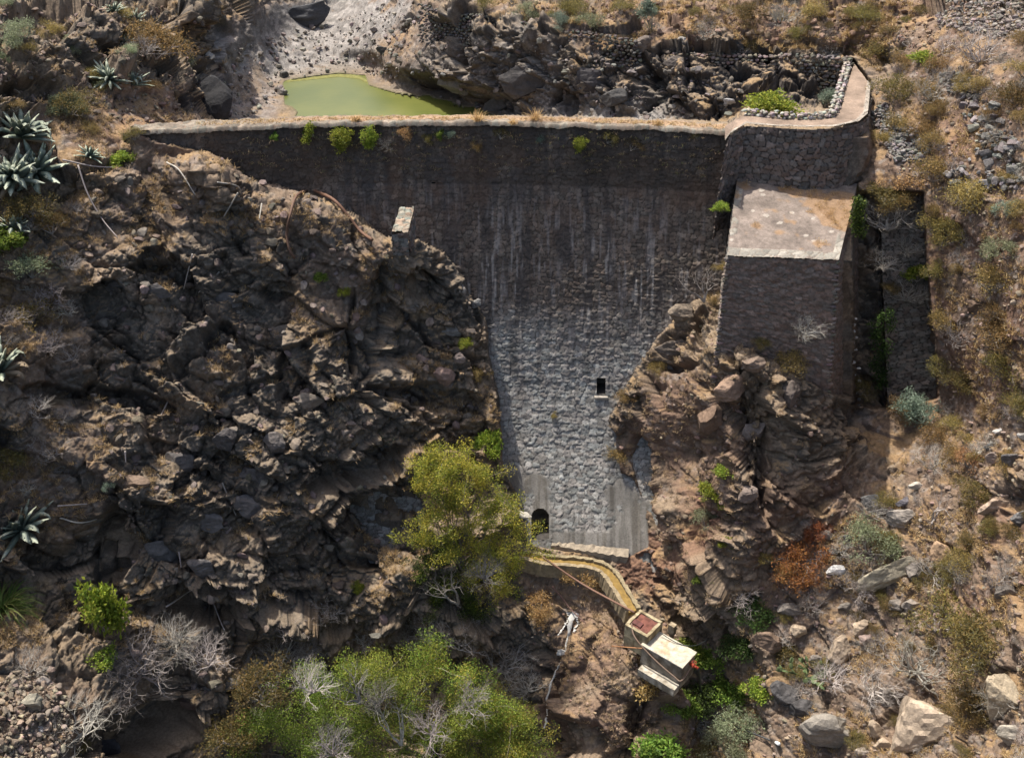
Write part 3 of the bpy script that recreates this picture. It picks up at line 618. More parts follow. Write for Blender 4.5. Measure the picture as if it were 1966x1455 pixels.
eg = np.maximum(sstep(.62, .50, ly), np.maximum(sstep(.36, .26, lx)*(fbm(TF, 1.2, 86, 2) > .05)*(ly < 5.3), sstep(5.9, 6.0, lx)*sstep(2.5, 1.6, ly)))
spot = (r01(hid_, 7) > .9)*(f1_ < .28)*.8
Ct = np.array([.185, .15, .125])*(1+.28*nzt)[:, None]*(1+.2*fbm(TF, .15, 88, 2))[:, None]
stc = np.array([.31, .285, .24])*(.55+.5*r01(hid_, 3))[:, None]
stc = mix(np.tile([.2, .165, .13], (len(TF), 1)), stc, sstep(.02, .1, e_))
Ct = mix(Ct, stc, np.clip(eg*(r01(hid_, 9) > .08), 0, 1)); Ct = mix(Ct, [.36, .32, .27], spot)
TF2[:, 2] += eg*.05*sstep(0, .15, e_)
og = sstep(.1, .5, fbm(TF, .9, 89, 3)+1.3*sstep(3.6, 5.6, lx)*sstep(2.2, 3.2, ly)*sstep(6.4, 5.2, ly)-.35)
Ct = mix(Ct, [.27, .165, .085], og*.7)
part('top_slab', TF2, grid_faces(*a.shape), Ct, M_WALL, bt)
# ---- second pier to the right of the slit
pr = thing('stepped_side_wall', 'shaded rubble side wall beyond the ivy gap right of the square buttress', 'stone wall', (19.5, -4, -10))
A0 = at(1688,372,-2.3); A1 = at(1772,378,-2.3); A0b = at(1706,830,-5.6); A1b = at(1808,800,-5.9)
cs = [at(1641+rr_.uniform(-5, 9), v_, -5.3) for v_ in np.linspace(612, 778, 15)]; cz = [[rr_.uniform(.12, .22), .12, rr_.uniform(.08, .14)] for _ in cs]; cc = [(.42,.40,.37)]*15
for k in range(44):
    cs.append(A1+(A1b-A1)*(k+.5)/44+rr_.normal(0, .04, 3)); cz.append([rr_.uniform(.22, .42), .2, .13]); cc.append((.17,.15,.13))
qst = scatter_stones(cs, cz, np.array(cc)*rr_.uniform(.7, 1.3, (len(cc), 1)), 10, rots=np.tile(np.eye(3), (len(cs), 1, 1)))
part('front_wall', *join(qst, ruled([A0, A1], [A0b, A1b], .06, outward=(0, -1, 0), seed=91, w=.4, h=.24, depth=.12, base_col=(.17,.145,.12), var=.35, tint=.12, mortar=(.04,.035,.03), rough=.05)), M_WALL, pr)
Cc0 = at(1690,360,1.5); Cc0b = Cc0.copy(); Cc0b[2] = -18
A2 = at(1790,340,1.); A2b = A2.copy(); A2b[2] = -18
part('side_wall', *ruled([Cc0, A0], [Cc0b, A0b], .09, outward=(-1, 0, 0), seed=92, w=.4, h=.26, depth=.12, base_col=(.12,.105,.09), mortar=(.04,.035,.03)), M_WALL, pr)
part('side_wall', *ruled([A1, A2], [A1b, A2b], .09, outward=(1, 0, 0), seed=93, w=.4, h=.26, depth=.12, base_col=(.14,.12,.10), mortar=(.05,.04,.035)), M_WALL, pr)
P_, q = sheet_between(np.array([A0, A1]), np.array([Cc0, A2]), .08); pf_ = P_.reshape(-1, 3); nn_ = fbm(pf_, .5, 95, 3)
part('top', pf_+np.array([0, 0, .08])*(1+nn_)[:, None], grid_faces(P_.shape[0], P_.shape[1]), np.array([.17, .115, .08])*(1+.3*nn_)[:, None], M_WALL, pr)
# ---- short stub wall on the left rock
s0 = at(783,398,-2.2); s1 = at(762,452,-4.2); zt0 = s0[2]
st_ = thing('stub_wall', 'short pale topped stone stub wall standing on the left rock by the dam', 'stone wall', (s0+s1)/2-np.array([0, 0, 1.]))
wv_ = np.array([.42, 0, 0]); s0 = s0-np.array([0, 0, .0]); g_ = G(770, 462); s1 = g_+np.array([0, -.1, .55]); s1 = at(768, 448, -4.9); s0 = at(783, 400, -2.9)
t4 = [s0-wv_, s0+wv_*.8, s1+wv_, s1-wv_]
b4 = [p-np.array([0, 0, 1.3]) for p in t4]
kw = dict(w=.3, h=.2, depth=.07, base_col=(.16,.13,.11), var=.4, mortar=(.07,.06,.05))
part('wall', *join(ruled([t4[1], t4[2]], [b4[1], b4[2]], .06, outward=(1, 0, 0), seed=101, **kw), ruled([t4[2], t4[3]], [b4[2], b4[3]], .06, outward=(0, -1, 0), seed=102, **kw), ruled([t4[3], t4[0]], [b4[3], b4[0]], .06, outward=(-1, 0, 0), seed=103, **kw)), M_WALL, st_)
a, b = np.meshgrid(np.linspace(0, 1, 22), np.linspace(0, 1, 50)); Tq = (t4[3]*((1-a)*(1-b))[..., None]+t4[2]*(a*(1-b))[..., None]+t4[1]*(a*b)[..., None]+t4[0]*((1-a)*b)[..., None])
Vq, Cq = masonry(Tq+np.array([0, 0, .01]), a*.9, b*2.6, np.tile([0, 0, 1.], a.shape+(1,)), w=.42, h=.22, depth=.09, seed=105, base_col=(.235,.205,.16), var=.3, mortar=(.2,.17,.13))
part('cap', Vq, grid_faces(*a.shape), Cq, M_WALL, st_)

# ---- dry stone terrace walls above the far bank
def wallobj(name, label, px, Y, height, s, seed, base, cat='dry stone wall', group=None, width=.6, face_only=True):
    pts = [at(u, v, y) for (u, v), y in zip(px, Y)]
    V_, F_, C_ = drystone(pts, height, width, s=s, seed=seed, base=base, face_only=face_only, outward=(0, -1, 0))
    return solo(name, V_, F_, C_, M_STONE, label=label, cat=cat, group=group)
wallobj('terrace_wall', 'long dark dry stone terrace wall high above the green pool', [(806,8),(850,22),(930,30),(985,40),(1020,45),(1058,50)], [19.2,18.4,16.6,15.6,15,14.4], 2.6, .27, 111, (.11,.10,.09))
wallobj('terrace_wall', 'dry stone terrace wall on the black rock between the pool and the bastion', [(1090,58),(1130,62),(1180,70),(1228,80)], [12.6,12.2,11.8,11.4], 2.0, .28, 112, (.105,.092,.08))
wallobj('terrace_wall', 'low dry stone wall along the ochre terrace above the dark cliff', [(1285,100),(1340,103),(1400,104),(1450,106),(1500,108)], [10.6,10.0,9.6,9.3,9.0], 1.0, .28, 113, (.17,.14,.115))
wallobj('terrace_wall', 'shadowed dry stone wall closing the dark corner beside the walkway', [(1498,104),(1540,105),(1590,108),(1632,112)], [9.2,8.9,8.7,8.5], 3.4, .3, 114, (.15,.13,.11))

# ------------------------------------------------------------------ tubes
def tube(pts, r, sides=8, col=(.3,.2,.15), r1=None, cap=True):
    pts = np.array(pts, float); n = len(pts); tg = np.gradient(pts, axis=0); tg /= np.linalg.norm(tg, axis=1)[:, None]
    ref = np.array([0, 0, 1.]) if abs(tg[0, 2]) < .9 else np.array([1., 0, 0]); V_ = []
    for k in range(n):
        a = np.cross(tg[k], ref); a /= np.linalg.norm(a)+1e-9; b = np.cross(tg[k], a); rr = r if r1 is None else r+(r1-r)*k/(n-1)
        th = np.arange(sides)*2*math.pi/sides; V_.append(pts[k]+rr*(np.cos(th)[:, None]*a+np.sin(th)[:, None]*b))
    V_ = np.concatenate(V_); i = np.arange((n-1)*sides); k = i//sides; s = i % sides; s2 = (s+1) % sides
    F_ = [np.stack([k*sides+s, k*sides+s2, (k+1)*sides+s2, (k+1)*sides+s], 1)]
    if cap: F_.append(np.stack([np.arange(sides)[::-1], np.arange(sides)+(n-1)*sides])) if sides != 4 else None
    return V_, F_, np.array(col)
def smooth_path(pts, n=24):
    pts = [Vector([float(c) for c in p]) for p in pts]; out = []
    P_ = [pts[0]*2-pts[1]]+pts+[pts[-1]*2-pts[-2]]; seg = len(pts)-1; k = max(2, n//seg)
    for i in range(seg):
        p0, p1, p2, p3 = P_[i:i+4]
        for j in range(k):
            t = j/k; out.append(.5*((2*p1)+(p2-p0)*t+(2*p0-5*p1+4*p2-p3)*t*t+(3*p1-p0-3*p2+p3)*t**3))
    out.append(pts[-1]); return np.array([p[:] for p in out])
def gp(u, v, lift=.1):
    p = G(u, v); d = CAM-p; d /= np.linalg.norm(d); return p+d*lift+np.array([0, 0, lift*.4])
def stickpx(name, label, cat, px, r, r1=None, col=(.36,.32,.28), lift=.12, mat=None, group=None, sides=7):
    pts = smooth_path([gp(u, v, lift) for u, v in px], 18)
    V_, F_, C_ = tube(pts, r, sides, col, r1)
    return solo(name, V_, F_, C_, mat or M_TWIG, label=label, cat=cat, group=group)
# rusty pipes over the left rock
stickpx('rusty_pipe', 'bent rusty pipe hanging down over the left rock from its top', 'pipe', [(592,366),(568,385),(556,420),(551,455),(558,485),(568,500)], .075, col=(.13,.075,.05), lift=.35, mat=M_METAL)
stickpx('rusty_pipe', 'thick rusty pipe sloping down towards the short stub wall', 'pipe', [(596,368),(640,395),(690,435),(712,462)], .09, col=(.15,.08,.05), lift=.4, mat=M_METAL)
SK = [([(120,312),(180,313),(238,316)], 'straight grey stalk lying level beside the upper left agave'), ([(150,320),(170,375),(200,425),(226,464)], 'long curved pale agave stalk hanging down the left rock'),
 ([(415,348),(445,364),(474,378)], 'short thick pale stalk on the rock just below the dam end'), ([(322,318),(355,335),(382,372)], 'bent dead stalk among twigs on the upper rock'), ([(440,372),(438,420)], 'thin upright pale stalk below the thick short stalk'),
 ([(375,492),(352,555)], 'pale stalk leaning left on the middle of the left rock'), ([(418,525),(378,562)], 'pale stalk leaning right beside another on the middle rock'), ([(425,935),(452,1000)], 'thin pale stalk on the lower dark rock face'),
 ([(312,768),(298,800)], 'short pale stalk above the dark undercut'), ([(115,1000),(160,1012),(206,1032)], 'dry pale stalk lying beside the lower left agave'), ([(112,974),(165,970)], 'thin dark stalk lying level just above the lower left agave'),
 ([(570,1236),(546,1290)], 'pale dead stalk standing above the green thicket'), ([(502,390),(496,420)], 'tiny upright white stalk near the bent rusty pipe'), ([(350,1060),(353,1096)], 'short upright stalk on the smooth lower rock'), ([(242,872),(241,890)], 'tiny white stalk on the left brown rock'),
 ([(325,1190),(380,1192),(436,1215)], 'dark branch lying across the rock above the grey dead shrub')]
for px, lb in SK: stickpx('dead_stalk', lb, 'stalk', px, .045, .025, lift=.55 if len(px) > 3 else .28, group='dead stalks on the left rock')

# ------------------------------------------------------------------ concrete boxes, channel, pipes
cw = (.47, .42, .33)
# channel following the pixel path, water level ~ ZC
ZC = -21.6
cp = [atz(u, v, z) for u, v, z in [(1000,1064,-21.6),(1050,1076,-21.62),(1110,1080,-21.65),(1150,1088,-21.7),(1172,1104,-21.75),(1192,1134,-21.8),(1215,1172,-21.9)]]
cpath = smooth_path(cp, 60)
def sweep(path, prof, col, z0=None):
    """prof: list of (side, height) closed profile swept along the path with level cross direction"""
    tg = np.gradient(path, axis=0); tg[:, 2] = 0; tg /= np.linalg.norm(tg, axis=1)[:, None]; sd = np.stack([tg[:, 1], -tg[:, 0], 0*tg[:, 0]], -1)
    pr_ = np.array(prof); n = len(path); k = len(pr_)
    V_ = path[:, None]+sd[:, None]*pr_[None, :, :1]+np.array([0, 0, 1.])*pr_[None, :, 1:]
    i = np.arange((n-1)*k); a = i//k; s = i % k; s2 = (s+1) % k
    F_ = [np.stack([a*k+s, (a+1)*k+s, (a+1)*k+s2, a*k+s2], 1)]
    return V_.reshape(-1, 3), F_+[np.stack([np.arange(k), (np.arange(k)+(n-1)*k)[::-1]])], np.array(col)
ch = thing('water_channel', 'narrow open channel stained yellow running from the dam foot to the concrete tank', 'channel', cpath[30]-np.array([0, 0, .5]))
v, f, c = sweep(cpath, [(.24, -.75), (.52, -.75), (.46, .12), (.24, .14)], (.24, .19, .12)); v += rng.normal(0, .022, v.shape); part('side_kerb', v, f, c, M_CONC, ch, False)
v, f, c = sweep(cpath, [(-.50, -.5), (-.24, -.5), (-.24, .12), (-.46, .11)], (.24, .195, .12)); v += rng.normal(0, .022, v.shape); part('side_kerb', v, f, c, M_CONC, ch, False)
v, f, c = sweep(cpath, [(-.25, -.3), (.25, -.3), (.25, -.06), (-.25, -.06)], (.20, .13, .04)); part('channel_bed', v, f, c, M_CONC, ch, False)
# shelf between dam foot and channel
sh = [atz(u, v, -21.45) for u, v in [(1060,1042),(1100,1050),(1150,1058),(1205,1066)]]
v, f, c = sweep(smooth_path(sh, 24), [(-.35, -.4), (.28, -.4), (.26, .1), (-.35, .12)], (.24, .20, .15)); v += rng.normal(0, .03, v.shape)
solo('stone_ledge', v, f, c, M_CONC, False, label='low pale stone ledge along the very foot of the dam', cat='ledge')
# tank: direction down-right in the photograph
def framebox(c, L, W, Hh, rz, wall=.14, col=cw, top_open=True): pass
T0 = atz(1216,1190,-21.7); T1 = atz(1290,1248,-22.3)
tdir = T1-T0; rz = math.atan2(tdir[1], tdir[0]); ax = np.array([math.cos(rz), math.sin(rz), 0]); ay = np.array([-math.sin(rz), math.cos(rz), 0])
tk = thing('concrete_tank', 'small weathered concrete water tank in two steps with a rusty lid beside the channel', 'tank', (T0+T1)/2-np.array([0, 0, 1.4]))
U0 = atz(1236,1195,-21.7); LU, WU = 1.45, 1.45
def rbox(c, s, col, **k):
    sx, sy, sz = s; V_ = []; F_ = []; o = 0; st = .09
    for ax_, (A_, B_, N_) in enumerate([((sx, 0, 0), (0, sy, 0), (0, 0, sz)), ((0, sy, 0), (0, 0, sz), (sx, 0, 0)), ((0, 0, sz), (sx, 0, 0), (0, sy, 0))]):
        A_, B_, N_ = map(np.array, (A_, B_, N_)); na = max(2, int(np.linalg.norm(A_)/st)+1); nb = max(2, int(np.linalg.norm(B_)/st)+1)
        for sg in (-.5, .5):
            g, h = np.meshgrid(np.linspace(-.5, .5, na), np.linspace(-.5, .5, nb)); V_.append((g[..., None]*A_+h[..., None]*B_+sg*N_).reshape(-1, 3)); f_ = grid_faces(nb, na)+o; F_.append(f_ if sg > 0 else f_[:, ::-1]); o += na*nb
    V_ = np.concatenate(V_); d_ = np.stack([fbm(V_+np.array(c), .35, 401+q, 3) for q in range(3)], -1)*.022
    e_ = (np.abs(V_)/np.array(s) > .49).sum(1); V_ = V_*(1-.02*(e_ >= 2))[:, None]*1.0
    n_s = fbm((V_+np.array(c))*np.array([1, 1, .3]), .18, 405, 3); n_b = fbm(V_+np.array(c), .6, 407, 3)
    C_ = np.array(col)*(1+.3*n_b)[:, None]; C_ = mix(C_, np.array(col)*np.array([.42, .38, .33]), .75*sstep(0, .6, n_s)*(e_ >= 1)); V_ = V_+d_
    c_, s_ = math.cos(rz), math.sin(rz); V_ = np.stack([V_[:, 0]*c_-V_[:, 1]*s_, V_[:, 0]*s_+V_[:, 1]*c_, V_[:, 2]], -1)
    return V_+np.asarray(c), np.concatenate(F_), C_
ms = []
for sx, sy, dx, dy in [(LU, .17, 0, WU/2-.085), (LU, .17, 0, -WU/2+.085), (.17, WU-.34, LU/2-.085, 0), (.17, WU-.34, -LU/2+.085, 0)]:
    ms.append(rbox(U0+ax*dx+ay*dy+np.array([0, 0, -.8]), (sx, sy, 1.6), (.34, .285, .18)))
part('upper_chamber', *join(*ms), M_CONC, tk, False)
v, f, c = rbox(U0+np.array([0, 0, -.14]), (LU-.33, WU-.33, .05), (.14, .05, .035)); part('rusty_lid', v, f, c, M_METAL, tk, False)
v, f, c = rbox(U0-ax*.25-ay*.2+np.array([0, 0, -.05]), (.55, .35, .03), (.10, .035, .03)); part('loose_plate', v, f, c, M_METAL, tk, False)
L0 = atz(1284,1244,-22.25); LL, WL = 2.5, 1.35
lc = rbox(L0+np.array([0, 0, -.85]), (LL, WL, 1.6), (.26, .225, .175)); part('lower_chamber', *lc, M_CONC, tk, False)
a, b = np.meshgrid(np.linspace(-.5, .5, 60), np.linspace(-.5, .5, 34)); pp = L0+ax*(a*(LL+.06))[..., None]+ay*(b*(WL+.06))[..., None]; pf_ = pp.reshape(-1, 3)
e_ = np.minimum(.5-np.abs(a), .5-np.abs(b)).ravel(); stn = sstep(.05, .4, fbm(pf_, .5, 131, 3)+.1)*sstep(0, .25, e_)
cc_ = mix(np.tile([.40, .36, .285], (len(pf_), 1)), [.42, .27, .16], stn*.7)
sl_ = join((pf_+np.array([0, 0, .0]), grid_faces(*a.shape), cc_), boxmesh(L0+np.array([0, 0, -.035]), (LL+.06, WL+.06, .06), rz, col=(.55,.5,.4)))
part('cover_slab', *sl_, M_CONC, tk, False)
wv = rbox(L0+ax*.1-ay*(WL/2+.28)+np.array([0, 0, -1.5]), (2.3, .5, .5), (.38, .34, .27)); part('footing', *wv, M_CONC, tk, False)
ps = rbox(U0+ax*1.15+ay*1.05+np.array([0, 0, -.55]), (.35, .3, .7), (.3, .24, .16)); part('post', *ps, M_CONC, tk, False)
# valve at the end
ve = L0+ax*(LL/2+.02)+ay*.1+np.array([0, 0, -.35])
vl = thing('red_valve', 'small red valve on the outlet pipe at the lower end of the tank', 'valve', ve)
part('body', *tube([ve-ax*.05, ve+ax*.5], .075, 10, (.30,.045,.02)), M_METAL, vl)
part('flange', *tube([ve+ax*.18, ve+ax*.26], .13, 12, (.33,.06,.03)), M_METAL, vl)
part('stem', *tube([ve+ax*.22, ve+ax*.22+np.array([0, 0, .25])], .025, 6, (.25,.05,.03)), M_METAL, vl)
th = np.linspace(0, 2*math.pi, 14); part('handwheel', *tube([ve+ax*.22+np.array([.11*math.cos(q), .11*math.sin(q), .25]) for q in th], .016, 5, (.30,.05,.03)), M_METAL, vl)
# hose
pts = [ve+ax*.5]+[gp(u, v, .25) for u, v in [(1345,1330),(1372,1362),(1400,1388),(1440,1406),(1480,1425)]]
hs_ = thing('black_hose', 'black water hose running from the red valve down the slope to the right', 'hose', pts[3])
part('hose', *tube(smooth_path(pts, 60), .045, 8, (.025,.027,.03)), M_DARK, hs_)
e0, e1_ = gp(1478,1423,.27), gp(1500,1430,.27); part('white_coupling', *tube([e0, (e0+e1_)/2, e1_], .09, 10, (.75,.75,.72)), M_CONC, hs_)
q0 = U0+ax*.55-ay*.3+np.array([0, 0, .06])
hp = [U0+ax*.95+ay*.2+np.array([0, 0, -.3]), L0+ax*.2+ay*.55+np.array([0, 0, .06]), L0+ax*.9+ay*1.1+np.array([0, 0, -.1]), gp(1360,1236,.8)]
solo('dark_cable', *tube(smooth_path(hp, 30), .022, 6, (.03,.035,.035)), M_DARK, label='thin dark hose crossing the tank slab towards the bushes', cat='hose')
lp = [at(1040,1072,-11.2)+[0,0,.15], atz(1120,1122,-21.9), U0-ax*.75+ay*.2+np.array([0, 0, .12])]
solo('rusty_pipe', *tube(smooth_path(lp, 20), .06, 8, (.17,.095,.065)), M_METAL, label='long straight rusty pipe spanning from the yellow channel to the tank', cat='pipe')
rp = [U0-ax*.45-ay*.5+np.array([0, 0, .05]), U0-ay*.95+ax*.1+np.array([0, 0, -.25]), L0-ax*.5-ay*(WL/2+.14)+np.array([0, 0, -.3]), L0+ax*.9-ay*(WL/2+.16)+np.array([0, 0, -.75]), L0+ax*1.35-ay*(WL/2+.1)+np.array([0, 0, -.8]), ve+ax*.12+np.array([0, 0, -.1])]
solo('rusty_pipe', *tube(smooth_path(rp, 50), .042, 8, (.16,.11,.08)), M_METAL, label='thin rusty pipe hugging the left side of the tank', cat='pipe')
cpv = [gp(1172,1248,.3), L0-ax*1.0-ay*(WL/2)+np.array([0, 0, -.15])]
solo('rusty_pipe', *tube(cpv, .03, 6, (.35,.17,.08)), M_METAL, label='short orange rod sticking out left of the tank', cat='rod')
stickpx('broken_branch', 'dark broken branch lying in the gully left of the tank', 'branch', [(1058,1128),(1078,1150),(1095,1172),(1128,1200)], .05, .03, col=(.12,.08,.06), lift=.35)

# waterfall: thin white spill in the gully
wf = []; WR = np.random.default_rng(3)
for px in [[(1100,1172),(1096,1200),(1088,1228),(1080,1262),(1062,1290),(1050,1325),(1052,1365),(1046,1400)], [(1103,1176),(1108,1196),(1112,1215)], [(1092,1175),(1084,1195),(1072,1220)]]:
    pts = smooth_path([gp(u, v, .16) for u, v in px], 40); sd = np.array([1., 0, 0]); wdt = (.03+.05*WR.random(len(pts)))*(1+2.2*np.exp(-((np.arange(len(pts))-3)/4.)**2)); pts = pts+WR.normal(0, .03, pts.shape)
    A = pts-sd*wdt[:, None]; B = pts+sd*wdt[:, None]; mid = pts+np.array([0, -.05, .03])
    V_ = np.stack([A, mid, B], 1).reshape(-1, 3); wf.append((V_, grid_faces(len(pts), 3), np.array([.55, .53, .48])))
wfo = solo('waterfall', *join(*wf), M_CONC, label='thin white water spill running down the gully', cat='water'); wfo['kind'] = 'structure'
for k in ('label', 'category'):
    if k in wfo: del wfo[k]
#@@PLANTS@@
# ------------------------------------------------------------------ plants
def segs_mesh(segs, col0, col1=None):
    S = np.array(segs, float)      # x0 y0 z0 x1 y1 z1 r0 r1 t
    p0, p1, r0, r1 = S[:, :3], S[:, 3:6], S[:, 6], S[:, 7]; d = p1-p0; d /= np.linalg.norm(d, axis=1)[:, None]+1e-9
    ref = np.where(np.abs(d[:, 2:3]) < .9, np.array([[0, 0, 1.]]), np.array([[1., 0, 0]])); a = np.cross(d, ref); a /= np.linalg.norm(a, axis=1)[:, None]; b = np.cross(d, a)
    V = []
    for p, r_ in ((p0, r0), (p1, r1)):
        for q in range(3):
            t = q*2.0944; V.append(p+r_[:, None]*(math.cos(t)*a+math.sin(t)*b))
    V = np.stack(V, 1); n = len(S); o = (np.arange(n)*6)[:, None]
    F = np.concatenate([o+np.array([[q, (q+1) % 3, 3+(q+1) % 3, 3+q]]) for q in range(3)])
    c = np.array(col0)[None]*(.8+.4*np.random.default_rng(n).random((n, 1))) if col1 is None else mix(np.tile(col0, (n, 1)), col1, S[:, 8])
    return V.reshape(-1, 3), F, np.repeat(c, 6, 0)
def branch(seed, n0=6, levels=4, length=.32, ratio=.72, spread=.9, r0=.02, gn=.35, upw=.25, lift=.7, tips=None, kids=(2, 3), nseg=3):
    r = random.Random(seed); segs = []; tips = [] if tips is None else tips
    def grow(p, d, L, rad, lv):
        for k in range(nseg):
            d = (d+Vector((r.gauss(0, gn), r.gauss(0, gn), r.gauss(0, gn)+upw*.3))*.5).normalized(); q = p+d*L/nseg
            segs.append((*p, *q, rad, rad*.86, lv/levels)); p = q; rad *= .88
        if lv <= 1: tips.append(tuple(p))
        if lv > 0:
            for k in range(r.choice(kids)):
                e = (d+Vector((r.gauss(0, 1), r.gauss(0, 1), r.gauss(0, .8)+upw))*.55*spread).normalized(); grow(p, e, L*ratio*r.uniform(.75, 1.2), rad*.75, lv-1)
    for k in range(n0):
        a = 6.283*k/n0+r.uniform(-.4, .4); s = spread*r.uniform(.3, 1.1)
        grow(Vector((0, 0, 0)), Vector((math.cos(a)*s, math.sin(a)*s, lift)).normalized(), length*r.uniform(.8, 1.2), r0, levels)
    return segs, tips
def leaves(cent, n, size, spread, cols, seed, droop=0., aspect=.45):
    """n leaves scattered round the given centres"""
    r = np.random.default_rng(seed); cent = np.array(cent); k = r.integers(0, len(cent), n)
    off = r.normal(size=(n, 3)); off /= np.linalg.norm(off, axis=1)[:, None]; off *= (r.random((n, 1))**.5)*spread
    c = cent[k]+off; d = r.normal(size=(n, 3))+off/spread*.8; d[:, 2] += .25-droop; d /= np.linalg.norm(d, axis=1)[:, None]
    s = np.cross(d, r.normal(size=(n, 3))); s /= np.linalg.norm(s, axis=1)[:, None]; L = size*r.uniform(.6, 1.3, (n, 1))
    nn = np.cross(d, s)
    V = np.stack([c, c+d*L*.5+s*L*aspect*.5+nn*L*.06, c+d*L, c+d*L*.5-s*L*aspect*.5+nn*L*.06], 1).reshape(-1, 3)
    F = (np.arange(n)*4)[:, None]+np.arange(4)[None]
    cols = np.array(cols); ci = r.integers(0, len(cols), len(cent))[k]; mixr = r.random(n) < .4; ci = np.where(mixr, r.integers(0, len(cols), n), ci)
    C = cols[ci]*(1+.35*r.uniform(-1, 1, (n, 1)))
    return V, F, np.repeat(C, 4, 0)
TW = dict(grey=(.27,.24,.215), pale=(.36,.325,.285), brown=(.14,.10,.08))
LC = dict(green=[(.13,.20,.03),(.18,.26,.04),(.09,.14,.025),(.24,.29,.055)], yg=[(.22,.27,.03),(.15,.21,.03),(.30,.32,.05)], olive=[(.15,.125,.04),(.19,.15,.05),(.11,.10,.04),(.24,.17,.055)],
 gold=[(.30,.21,.07),(.23,.17,.06),(.17,.14,.06),(.36,.25,.09)], pale=[(.24,.27,.15),(.30,.32,.19),(.19,.21,.12)], blue=[(.18,.23,.17),(.25,.30,.23),(.13,.17,.12)], rust=[(.26,.09,.035),(.34,.14,.05),(.18,.06,.03)], ochre=[(.42,.27,.11),(.34,.20,.08),(.48,.33,.15)],
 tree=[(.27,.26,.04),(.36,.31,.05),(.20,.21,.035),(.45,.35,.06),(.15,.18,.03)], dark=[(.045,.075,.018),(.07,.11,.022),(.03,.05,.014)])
PROTO = {}
def shrub_parts(kind, seed):
    """list of (part name, V, F, C, material), about one metre wide"""
    if kind in ('twiggy', 'bare'):
        sg, tp = branch(seed, 17 if kind == 'twiggy' else 3, 4, .20 if kind == 'twiggy' else .30, .74, 1.0 if kind == 'twiggy' else .7, .0125 if kind == 'twiggy' else .026, .4, .25, .55 if kind == 'twiggy' else 1.3)
        return [('branches',)+segs_mesh(sg, TW['brown'], None)[:2]+(segs_mesh(sg, TW['pale'] if seed % 2 else TW['grey'])[2], M_TWIG)]
    if kind == 'candelabra':
        sg, tp = branch(seed, 5, 3, .26, .7, .7, .022, .2, .5, .9)
        return [('branches',)+segs_mesh(sg, (.20,.18,.15))+(M_TWIG,), ('foliage',)+leaves(tp, 900, .12, .07, LC['blue'], seed, aspect=.22)+(M_LEAF,)]
    den = dict(green=(2600,.085,.15), yg=(2400,.085,.15), olive=(3200,.05,.15), gold=(3000,.05,.15), pale=(3000,.055,.14), blue=(3400,.065,.15), rust=(2800,.05,.13), ochre=(2200,.06,.13), dark=(2600,.08,.16))[kind]
    sg, tp = branch(seed, 7, 3, .22, .74, 1.0, .014, .35, .3, .75)
    f = 'leaves' 
    return [('branches',)+segs_mesh(sg, TW['grey'] if kind not in ('green', 'dark') else TW['brown'])+(M_TWIG,), ('foliage',)+leaves([t for t in tp], den[0], den[1], den[2], LC[kind], seed, aspect=.5 if kind in ('green', 'yg') else .3)+(M_LEAF,)]
def proto(kind, var):
    k = (kind, var)
    if k not in PROTO:
        PROTO[k] = [(nm, fastmesh(nm, V, F, C, m, False)) for nm, V, F, C, m in shrub_parts(kind, 500+sum(map(ord, kind))*7+var)]
    return PROTO[k]
KN = dict(twiggy='dead_shrub', bare='bare_shrub', candelabra='spurge_shrub', green='green_shrub', yg='yellow_green_shrub', olive='olive_shrub', gold='golden_shrub', pale='pale_shrub', blue='grey_green_shrub', rust='rust_red_shrub', ochre='dry_shrub', dark='dark_green_shrub')
def place(kind, p, width, label, group=None, hs=1.0, cat='shrub', var=None, tilt=None):
    r = random.Random(int(p[0]*977+p[2]*311)); var = r.randrange(3) if var is None else var
    o = thing(KN[kind], label, cat, p, group); o.scale = (width, width, width*hs); o.rotation_euler = (tilt[0] if tilt else r.uniform(-.12, .25), tilt[1] if tilt else r.uniform(-.15, .15), r.uniform(0, 6.28))
    for nm, me in proto(kind, var): c = link(bpy.data.objects.new(nm, me), o)
    return o
def sp(kind, u, v, wpx, label, hs=1., group=None, lift=0., **k):
    """shrub whose middle shows near pixel (u, v), wpx pixels wide"""
    vb = v+wpx*.22*hs; p = G(u, vb)
    if 1640 < u < 1772 and 372 < v < 760: p = at(u, min(vb, 760), np.interp(v, [372, 830], [-2.3, -5.6])-.5)
    if 1640 < u < 1790 and 335 < v <= 372: p = at(u, vb, -2.6)
    if 1392 <= u < 1600 and 590 < v < 720: p = at(u, vb, -9.15)
    if 1380 <= u < 1392 and v < 560: p = at(u, vb, -5.)
    if u == 1340 and v < 560: p = at(1352, 578, -5.2)
    s = mpp(p); wpx = wpx*1.12; q = p+np.array([0, 0, -.05])
    return place(kind, q+np.array([0, -lift, 0]), wpx*s*.95, label, group, hs, **k)
